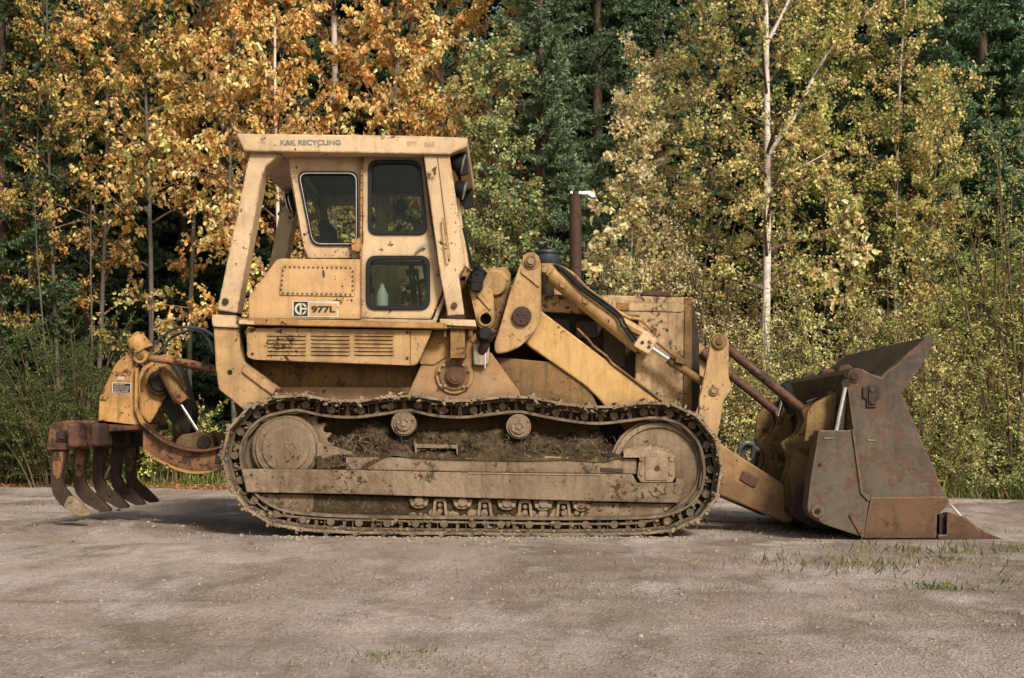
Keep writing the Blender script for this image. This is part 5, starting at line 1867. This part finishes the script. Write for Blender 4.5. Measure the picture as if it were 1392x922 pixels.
# ---- orange and gold poplars on the left
pop = [
    # px, d, H, crown0, Rad, nl, nt, per, leaf, pal, label, r0, lean
    (40, 23.0, 9.5, 1.6, 1.1, 24, 7, 4, .085, DIMG, 'thin poplar with small dull gold leaves at the left edge of the wood', .035, (.2, 0)),
    (80, 22.9, 10.0, 1.9, 1.2, 28, 7, 6, .09, DIMG, 'leaning grey stemmed poplar above the ripper beam, left of the other gold poplars', .045, (-.25, 0)),
    (135, 23.4, 10.5, 1.8, 1.35, 36, 8, 8, .11, ORANGE, 'orange leaved poplar rising behind the ripper teeth', .05, (.15, 0)),
    (200, 22.8, 10.5, 1.3, 1.45, 38, 8, 7, .12, DIMG + ORANGE[:2], 'golden poplar with low leafy branches standing above the ripper hoses', .055, (0, 0)),
    (262, 23.8, 11.0, 2.3, 1.45, 36, 8, 8, .12, ORANGE, 'deep orange poplar left of the rear cab post', .055, (.1, 0)),
    (318, 22.4, 10.5, 1.6, 1.35, 36, 8, 8, .12, ORANGE, 'golden poplar seen through the gap behind the cab', .05, (0, 0)),
    (383, 22.6, 11.0, 2.4, 1.4, 38, 8, 9, .12, ORANGE, 'orange poplar whose thin pale stem stands over the canopy lettering', .05, (-.1, 0)),
    (449, 24.0, 13.0, 3.2, 1.5, 36, 8, 9, .115, ORANGE, 'thick pale trunked poplar in the orange leaves behind the middle of the canopy', .105, (.05, 0)),
    (530, 22.8, 11.0, 2.0, 1.45, 38, 8, 9, .12, ORANGE, 'bright orange poplar above the door side of the canopy', .05, (.1, 0)),
    (600, 23.6, 11.5, 2.2, 1.4, 36, 8, 9, .115, ORANGE, 'orange poplar directly over the front end of the canopy', .05, (.1, 0)),
    (662, 23.2, 11.0, 3.6, 1.1, 26, 7, 8, .11, ORANGE, 'last orange poplar, at the right hand end of the orange group', .045, (-.1, 0)),
]
for (px, d, H, c0, Rd, nl, nt, per, Lf, pal, lab, r0, lean) in pop:
    pale = px in (449, 383)
    _, k = broad_tree('poplar_tree', px, d, H, c0 * (1.25 if px < 350 else .8), Rd * 1.12, int(nl * 1.3), nt + 4, per * (1.9 if px < 350 else 2.3), Lf * .82, .62, pal, M['birch'] if pale else M['aspen'], lab, 'tree', 'autumn poplars at the edge of the wood', r0, lean, droop=.95, dens_low=(.45 if px < 350 else .8))
    count += k

# ---- big white birch with its long right-hand limb
db = 18.4


def Wb(px, py, dd=0):
    return W(px, py, db - CAM_D + dd)


limbs = [([Wb(1044, 214), Wb(1058, 190), Wb(1082, 155, .1), Wb(1110, 98, .2), Wb(1135, 60, .3), Wb(1180, 18, .4), Wb(1215, -30, .5)], .036),
         ([Wb(1046, 262), Wb(1065, 240), Wb(1098, 222, -.1), Wb(1130, 205, -.1)], .017),
         ([Wb(1042, 60), Wb(1058, 30), Wb(1075, -6), Wb(1095, -60)], .03),
         ([Wb(1060, 196), Wb(1080, 182), Wb(1105, 172, -.2)], .014)]
_, k = broad_tree('birch_tree', 1031, db, 11.5, 2.6, 1.45, 64, 9, 26, .055, .8, GOLDG, M['birch'], 'tall white barked birch with a long forked limb reaching right, behind the bucket arms', 'tree', None, .068, (.22, 0), droop=.6, simple=True, limbs=limbs, clear=.12)
count += k
bir = [
    (1208, 19.4, 9.5, 1.6, 1.0, 50, 8, 15, .05, GOLDG, 'slender birch with round gold leaves and a pale leaning stem above the bucket lip', .032, (.45, 0)),
    (1252, 18.8, 5.6, 1.4, .8, 34, 8, 14, .05, GOLDG, 'short gold leaved birch just right of the slender leaning birch', .024, (.3, 0)),
    (1130, 20.4, 9.5, 1.4, 1.2, 46, 8, 15, .052, YG, 'yellow green birch between the white trunk and the slender leaning birch', .035, (-.1, 0)),
    (962, 20.0, 9.0, 1.3, 1.1, 44, 8, 14, .052, GOLDG, 'thin dull gold birch left of the white trunk, over the radiator end of the hood', .03, (.1, 0)),
    (905, 20.8, 6.4, 1.2, 1.0, 36, 8, 14, .055, PEACH, 'peach coloured birch rising over the rear of the engine hood', .03, (-.1, 0)),
    (858, 19.6, 5.6, 1.0, .8, 34, 8, 13, .06, PEACH, 'young peach leaved tree with a hair thin pale stem right of the exhaust stack', .016, (.05, 0)),
    (668, 21.0, 6.6, 1.2, 1.1, 40, 8, 15, .06, LGREEN, 'light green young tree touching the front work lights of the cab', .03, (0, 0)),
    (705, 20.4, 4.3, .9, .8, 30, 8, 12, .055, LGREEN, 'yellow green young tree behind the top of the lift linkage', .022, (0, 0)),
]
for (px, d, H, c0, Rd, nl, nt, per, Lf, pal, lab, r0, lean) in bir:
    _, k = broad_tree('birch_tree' if px not in (668, 705) else 'young_tree', px, d, H, c0 * .8, Rd * 1.12, int(nl * 1.3), nt + 2, per * 1.6, Lf * 1.05, .82, pal, M['birch'] if px in (858, 1208) else M['aspen'], lab, 'tree', 'small leaved trees on the right side of the wood', r0, lean, droop=.55, simple=True)
    count += k
# big-leaved sprigs
broad_tree('poplar_sapling', 1150, 18.6, 3.9, 2.2, .55, 12, 5, 7, .12, .62, PEACH, M['aspen'], 'poplar sapling with a few large yellow leaves right of the white birch trunk', 'tree', None, .014, (.05, 0))
broad_tree('poplar_sapling', 818, 18.9, 3.9, 1.9, .6, 12, 5, 6, .11, .62, PEACH, M['aspen'], 'poplar sapling with large peach leaves just right of the exhaust stack', 'tree', None, .012, (.05, 0))

# ---- spruces
spr = [
    (2, 23.4, 13, 1.9, 95, 10, SPRL, 'grey green spruce filling the top left corner'),
    (-70, 24.0, 12, 2.1, 70, 8, SPR, 'dark spruce cut by the left edge behind the poplars'),
    (118, 27.0, 14, 2.3, 80, 8, SPR, 'dark spruce behind the two leftmost poplars'),
    (250, 27.5, 14, 2.3, 80, 8, SPR, 'dark spruce behind the poplars over the ripper hoses'),
    (370, 28.0, 14, 2.3, 80, 8, SPR, 'dark spruce hidden deep behind the rear end of the canopy'),
    (560, 27.5, 14, 2.2, 70, 8, SPR, 'dark spruce deep behind the orange leaves over the cab door'),
    (735, 21.8, 11.0, 1.8, 90, 10, SPRB, 'silvery green spruce between the orange poplars and the exhaust stack'),
    (783, 19.8, 4.9, .62, 36, 12, SPRB, 'small young spruce with a bare leader just behind the exhaust stack'),
    (812, 24.0, 13.5, 2.0, 80, 9, SPR, 'dark green spruce rising behind the exhaust stack'),
    (894, 25.5, 14.5, 1.5, 60, 8, SPR, 'tall spruce with a bare reddish trunk above the engine hood'),
    (985, 27.0, 14, 2.2, 75, 8, SPR, 'dark spruce standing behind and left of the white birch'),
    (1110, 26.0, 14, 2.2, 75, 8, SPR, 'dark spruce standing behind and right of the white birch'),
    (1196, 20.2, 4.6, .9, 44, 11, SPR, 'little spruce tucked between the birches above the bucket lip'),
    (1262, 24.0, 13, 2.0, 85, 9, SPR, 'dark spruce behind the slender leaning birch'),
    (1335, 20.6, 12.5, 2.0, 130, 11, SPRG, 'dense dark green spruce in the upper right of the wood'),
    (1425, 20.6, 12, 2.0, 110, 10, SPRG, 'dense dark spruce cut by the right edge'),
]
for (px, d, H, Rd, nb, dens, pal, lab) in spr:
    count += spruce('spruce_tree', px, d, H, Rd, int(nb * 1.35), dens * 1.15, pal, lab, 'spruce tree', 'spruces among the autumn trees', zlow=(3.0 if px == 894 else .5))

# ---- shrubs
shr = [
    # px,d,H,R,ns,nt,per,leaf,wr,pal,label
    (95, 21.6, 2.3, 1.3, 44, 16, 20, .045, .45, GREEN, 'dark green leafy bush behind the ripper teeth'),
    (10, 22.0, 1.9, 1.1, 34, 15, 18, .045, .5, GREEN, 'low dark green bush at the left edge behind the ripper'),
    (170, 22.4, 1.5, 1.0, 30, 14, 16, .045, .5, GREEN, 'dark green bush seen between the ripper bracket and the gold poplars'),
    (235, 22.0, 1.7, .8, 18, 10, 12, .06, .6, YG, 'yellow green bush seen under the ripper link rod'),
    (655, 20.0, 3.4, .9, 26, 14, 15, .05, .6, LGREEN, 'light green bush in the notch between cab and lift linkage'),
    (705, 19.6, 2.9, .8, 22, 13, 15, .045, .6, YG, 'yellow green bush just behind the lift linkage top'),
    (770, 19.0, 3.0, .8, 26, 13, 15, .045, .6, LGREEN, 'green bush around the foot of the small young spruce'),
    (820, 18.6, 2.9, .8, 26, 14, 15, .042, .6, PEACH, 'peach tinted bush over the engine hood near the exhaust'),
    (880, 18.7, 3.1, .9, 28, 14, 15, .042, .6, OLIVE, 'olive bush above the muffler cap on the hood'),
    (938, 18.2, 2.7, .8, 26, 14, 15, .04, .6, PEACH, 'peach bush at the radiator end of the hood'),
    (985, 18.0, 2.6, .8, 28, 14, 15, .04, .55, OLIVE, 'olive bush behind the front tilt levers'),
    (1045, 17.7, 2.2, .8, 30, 14, 15, .04, .55, GOLDG, 'dull gold bush hiding the foot of the white birch'),
    (1105, 17.6, 2.7, .85, 30, 14, 15, .042, .55, OLIVE, 'olive bush behind the back of the bucket'),
    (1165, 17.9, 2.9, .85, 30, 14, 15, .042, .55, YG, 'yellow green bush behind the raised bucket lip'),
    (1225, 17.6, 2.4, .8, 30, 14, 15, .042, .5, OLIVE, 'reddish olive bush immediately right of the bucket lip'),
    (1275, 17.3, 2.3, .8, 28, 14, 15, .045, .42, GOLDG, 'gold tinged bush beside the sloping front edge of the bucket'),
    (1330, 17.6, 3.0, .95, 34, 15, 16, .055, .28, YG, 'yellow green willow bush right of the bucket'),
    (1395, 17.4, 3.4, 1.0, 34, 15, 16, .055, .28, YG, 'tall yellow green willow bush at the right edge'),
    (1350, 16.9, 1.5, .8, 26, 12, 14, .045, .4, LGREEN, 'low light green bush in front of the willow bushes'),
    (1255, 16.9, 1.1, .6, 20, 10, 12, .04, .5, YG, 'knee high bush at the grassy edge right of the bucket'),
    (480, 20.8, 1.6, .9, 14, 10, 10, .05, .6, GREEN, 'green bush hidden low behind the cab side of the machine'),
    (585, 20.8, 1.8, .9, 14, 10, 10, .05, .6, LGREEN, 'light green bush low behind the front cab post'),
    (1010, 18.8, 3.4, .7, 20, 12, 14, .042, .6, PEACH, 'taller peach bush left of the white birch trunk'),
    (1085, 18.6, 3.6, .8, 24, 13, 15, .045, .6, YG, 'tall yellow green bush hugging the white birch trunk on its right'),
]
for (px, d, H, Rd, ns, nt, per, Lf, wr, pal, lab) in shr:
    br_ = rng.choice([.7, .95, 1.1, 1.25]) if px > 300 else .9
    pal = [tuple(c * br_ for c in q) for q in pal]
    if px > 700:
        H *= rng.uniform(.6, 1.45) if px != 1045 else 1
        d += rng.uniform(-.3, .9) + (.4 if px > 1240 else 0)
        ns = int(ns * rng.uniform(.95, 1.25))
    _, k = shrub('willow_bush' if 'willow' in lab else 'bush', px, d, H * 1.22, Rd * 1.08, int(ns * 1.2), nt + 2, per * 1.35, Lf * 1.08, wr, pal, lab, 'bush', 'bushes along the edge of the wood')
    count += k

# bare dead stems standing in the gloom on the left
for (px, d, H, lean, lab) in ((70, 21.8, 4.6, -.25, 'bare pale dead stem leaning left in the gloom behind the ripper'), (122, 22.2, 4.8, .05, 'thin bare upright stem between the two gold poplars on the left'), (208, 22.2, 3.2, 0, 'short bare grey stem just left of the ripper pin')):
    x0, y0 = GX(px, d), d - CAM_D
    root = empty('dead_stem', (x0, y0, 0), lab, 'stem', None)
    wd = Wood()
    s = np.linspace(0, 1, 8)
    wd.tube(np.stack([x0 + lean * s + .03 * np.sin(5 * s), y0 + .02 * np.sin(7 * s), H * s], 1), .026 * (1 - .7 * s), 6)
    for k in range(7):
        t = .3 + .09 * k
        q = np.array([x0 + lean * t, y0, H * t])
        wd.tube(np.array([q, q + np.array([rng.normal(0, .2), rng.normal(0, .1), .15])]), np.array([.006, .002]), 3)
    wd.build('trunk', M['aspen'], root, (x0, y0, 0))

# ---- far wood: one dark mass of spruces
VV, FF, CC = [], [], []
nn = 0
wdf = Wood()
for row, (d, cnt) in enumerate(((30, 19), (34, 20), (39, 22))):
    for i in range(cnt):
        x = (i + rng.uniform(.1, .9) - cnt / 2) * (26 + row * 6) / cnt
        y = d - CAM_D + rng.uniform(-1, 1)
        z = float(ground_h(np.array([x]), np.array([y]))[0])
        H = rng.uniform(12, 16) + row * 1.3
        s = np.linspace(0, 1, 4)
        wdf.tube(np.stack([x + 0 * s, y + 0 * s, z + s * H], 1), .16 * (1 - .9 * s), 6)
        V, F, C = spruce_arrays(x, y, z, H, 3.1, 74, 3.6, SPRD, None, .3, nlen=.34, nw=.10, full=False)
        VV.append(V); FF.append(F + nn); CC.append(C); nn += len(V)
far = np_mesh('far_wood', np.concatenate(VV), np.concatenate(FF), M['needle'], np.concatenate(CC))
tag(far, 'dark mass of spruce forest behind the autumn trees', 'forest', kind='stuff')
tr_ = wdf.build('far_trunks', M['spruce'], None, None)
tag(tr_, 'dim trunks of the forest interior', 'forest', kind='stuff')
count += nn // 4


# ---- grass verge, leaf litter and lot weeds
def blades(n, xf_, yf_, h0, h1, w, pal, lean=.35):
    x, y = xf_(n), yf_(n)
    z = ground_h(x, y)
    P = np.stack([x, y, z - .004], 1)
    ax = np.stack([rng.normal(0, lean, n), rng.normal(0, lean, n), np.ones(n)], 1)
    Ls = rng.uniform(h0, h1, n)
    return leaves(P, ax, Ls, w, pick(pal, n, .25), True, .08)


GRP = [(.09, .12, .03), (.14, .16, .04), (.20, .18, .05), (.06, .09, .022)]
STRAW = [(.30, .24, .11), (.22, .19, .08), (.15, .15, .05), (.38, .30, .16)]
N = 60000
x = rng.uniform(-9, 9, N)
e = rng.gamma(1.8, .5, N)
y = 8.3 - .34 * x + e - .15 + 1.8 * (vnoise(x * .8, x * 0 + 3.3, 21)) + .9 * vnoise(x * 3.1, x * 0 + 1.3, 22)
sel = (x > 3.0) | (rng.random(N) < .18)
x, y = x[sel], y[sel]
hh = rng.random(len(x)) ** 2
V, F, C = blades(len(x), lambda n: x, lambda n: y, .05 + .0 * hh, .10 + .26 * hh, .09, [(.11, .16, .04), (.17, .21, .055), (.26, .25, .08), (.08, .12, .03)])
o = np_mesh('verge_grass', V, F, M['blade'], C)
tag(o, 'rough green grass along the foot of the bushes', 'grass', kind='stuff')

# leaf litter on the left
N = 22000
x = rng.uniform(-9, 3.5, N)
y = 7.75 - .34 * x + rng.gamma(1.7, .6, N) + 1.0 * vnoise(x * .9, x * 0 + 7.7, 25)
k_ = 130
x[:k_] = rng.uniform(-8, 8, k_)
y[:k_] = rng.uniform(-1, 8, k_)
z = ground_h(x, y) + .008
ax = np.stack([rng.normal(size=N), rng.normal(size=N), rng.normal(0, .28, N)], 1)
V, F, C = leaves(np.stack([x, y, z], 1), ax, rng.uniform(.035, .075, N), .6, pick([(.46, .24, .08), (.34, .17, .06), (.54, .34, .12), (.22, .12, .05)], N, .2), True, .12)
o = np_mesh('leaf_litter', V, F, M['leaf'], C)
tag(o, 'fallen orange leaves along the edge of the lot', 'fallen leaves', kind='stuff')

# sparse grass on the lot
VV, FF, CC = [], [], []
nn = 0
def lot_patch(cx, cy, sx, sy, n, h0, h1, pal, w=.09, lean=.5):
    global nn
    V, F, C = blades(n, lambda n_: rng.normal(cx, sx, n_), lambda n_: rng.normal(cy, sy, n_), h0, h1, w, pal, lean)
    VV.append(V); FF.append(F + nn); CC.append(C); nn += len(V)


def gpt(px, py):
    d = CAM_H * FOC / (py - HZ)
    return GX(px, d), d - CAM_D


for (px, py, sx, sy, n, h0, h1) in ((1180, 765, .5, .35, 260, .02, .08), (1140, 770, .3, .3, 160, .03, .10), (980, 770, .4, .4, 90, .02, .07), (640, 790, .4, .3, 160, .015, .05), (560, 890, .35, .15, 200, .01, .04), (520, 905, .2, .1, 120, .01, .04),
                                    (750, 905, .4, .15, 200, .008, .03), (1340, 775, .5, .3, 160, .02, .07), (1290, 750, .5, .25, 220, .03, .1), (880, 800, .5, .3, 120, .015, .05), (60, 690, .5, .4, 200, .02, .07), (1060, 720, 1.0, .4, 260, .02, .08),
                                    (430, 900, .4, .15, 140, .008, .03), (950, 880, .6, .3, 160, .008, .03), (330, 800, .9, .4, 160, .01, .04), (100, 820, .8, .4, 140, .01, .04), (1250, 860, .6, .3, 120, .008, .03), (700, 730, 2.4, .15, 160, .02, .06)):
    cx_, cy_ = gpt(px, py)
    lot_patch(cx_, cy_, sx, sy, n, h0, h1, STRAW if rng.random() < .7 else GRP)
lot_patch(6.6, 6.5, 1.1, .35, 3200, .03, .22, [(.10, .14, .04), (.16, .19, .055), (.26, .24, .09), (.07, .10, .03), (.34, .27, .13)], .08, .5)
lot_patch(4.7, 7.0, .9, .3, 1300, .03, .2, [(.10, .14, .04), (.16, .19, .055), (.26, .24, .09)], .08, .5)
# stray blades all over
n = 2600
V, F, C = blades(n, lambda n_: rng.uniform(-6, 6, n_), lambda n_: rng.uniform(-7, 6, n_) , .008, .035, .1, STRAW, .8)
VV.append(V); FF.append(F + nn); CC.append(C); nn += len(V)
o = np_mesh('sparse_grass', np.concatenate(VV), np.concatenate(FF), M['blade'], np.concatenate(CC))
tag(o, 'thin straw coloured grass poking through the gravel', 'grass', kind='stuff')

# individual weed clumps
for (px, py, n, h, rad, lab) in ((1275, 798, 160, .05, .10, 'large dark green weed clump on the gravel in front of the bucket teeth'), (1285, 760, 80, .05, .07, 'small green weed clump directly under the bucket teeth'), (1360, 790, 70, .04, .08, 'flat weed clump near the right edge of the lot'),
                                 (517, 893, 90, .028, .055, 'green weed clump low in the foreground left of centre'), (575, 885, 30, .03, .03, 'tiny dark weed in the foreground right of the bigger foreground clump')):
    cx_, cy_ = gpt(px, py)
    zz = float(ground_h(np.array([cx_]), np.array([cy_]))[0])
    V, F, C = blades(n, lambda n_: rng.normal(cx_, rad, n_), lambda n_: rng.normal(cy_, rad * 1.2, n_), h * .4, h, .2, GREEN, .9)
    o = np_mesh('weed_clump', V - np.array([cx_, cy_, zz]), F, M['blade'], C)
    o.location = (cx_, cy_, zz)
    tag(o, lab, 'weed')

print('leaf faces', count)

# ================================================================== LIGHT, SKY, CAMERA
SUN_EL, SUN_AZ = R(37), R(154)      # azimuth measured clockwise from +Y
world = bpy.data.worlds.new('World')
scene.world = world
world.use_nodes = True
nt = world.node_tree
nt.nodes.clear()
sky = nt.nodes.new('ShaderNodeTexSky')
sky.sky_type = 'NISHITA'
sky.sun_disc = False
sky.sun_elevation = SUN_EL
sky.sun_rotation = SUN_AZ
sky.dust_density = 2.5
sky.ozone_density = 1.0
bg = nt.nodes.new('ShaderNodeBackground')
bg.inputs[1].default_value = 0.145
wo = nt.nodes.new('ShaderNodeOutputWorld')
mxs = nt.nodes.new('ShaderNodeMix')
mxs.data_type = 'RGBA'
mxs.blend_type = 'MULTIPLY'
mxs.inputs[0].default_value = 1
mxs.inputs[7].default_value = (1.0, .90, .76, 1)
nt.links.new(sky.outputs[0], mxs.inputs[6])
nt.links.new(mxs.outputs[2], bg.inputs[0])
nt.links.new(bg.outputs[0], wo.inputs[0])

sd = bpy.data.lights.new('sun', 'SUN')
sd.energy = 4.4
sd.angle = R(11)
sd.color = (1.0, .91, .79)
so = bpy.data.objects.new('sun', sd)
COL.objects.link(so)
tosun = Vector((math.sin(SUN_AZ) * math.cos(SUN_EL), math.cos(SUN_AZ) * math.cos(SUN_EL), math.sin(SUN_EL)))
so.rotation_euler = (-tosun).to_track_quat('-Z', 'Y').to_euler()
so.location = (0, -5, 20)

cd = bpy.data.cameras.new('camera')
cd.sensor_width = 36
cd.lens = 36 * FOC / 1392
cd.shift_y = (HZ - 461.0) / 1392
cd.clip_start = .05
cd.clip_end = 1500
co = bpy.data.objects.new('camera', cd)
COL.objects.link(co)
co.location = (0, -CAM_D, CAM_H)
co.rotation_euler = (R(90), 0, 0)
scene.camera = co

scene.view_settings.view_transform = 'Standard'
scene.view_settings.look = 'None'
scene.view_settings.exposure = 0
scene.cycles.max_bounces = 6
scene.cycles.transparent_max_bounces = 12
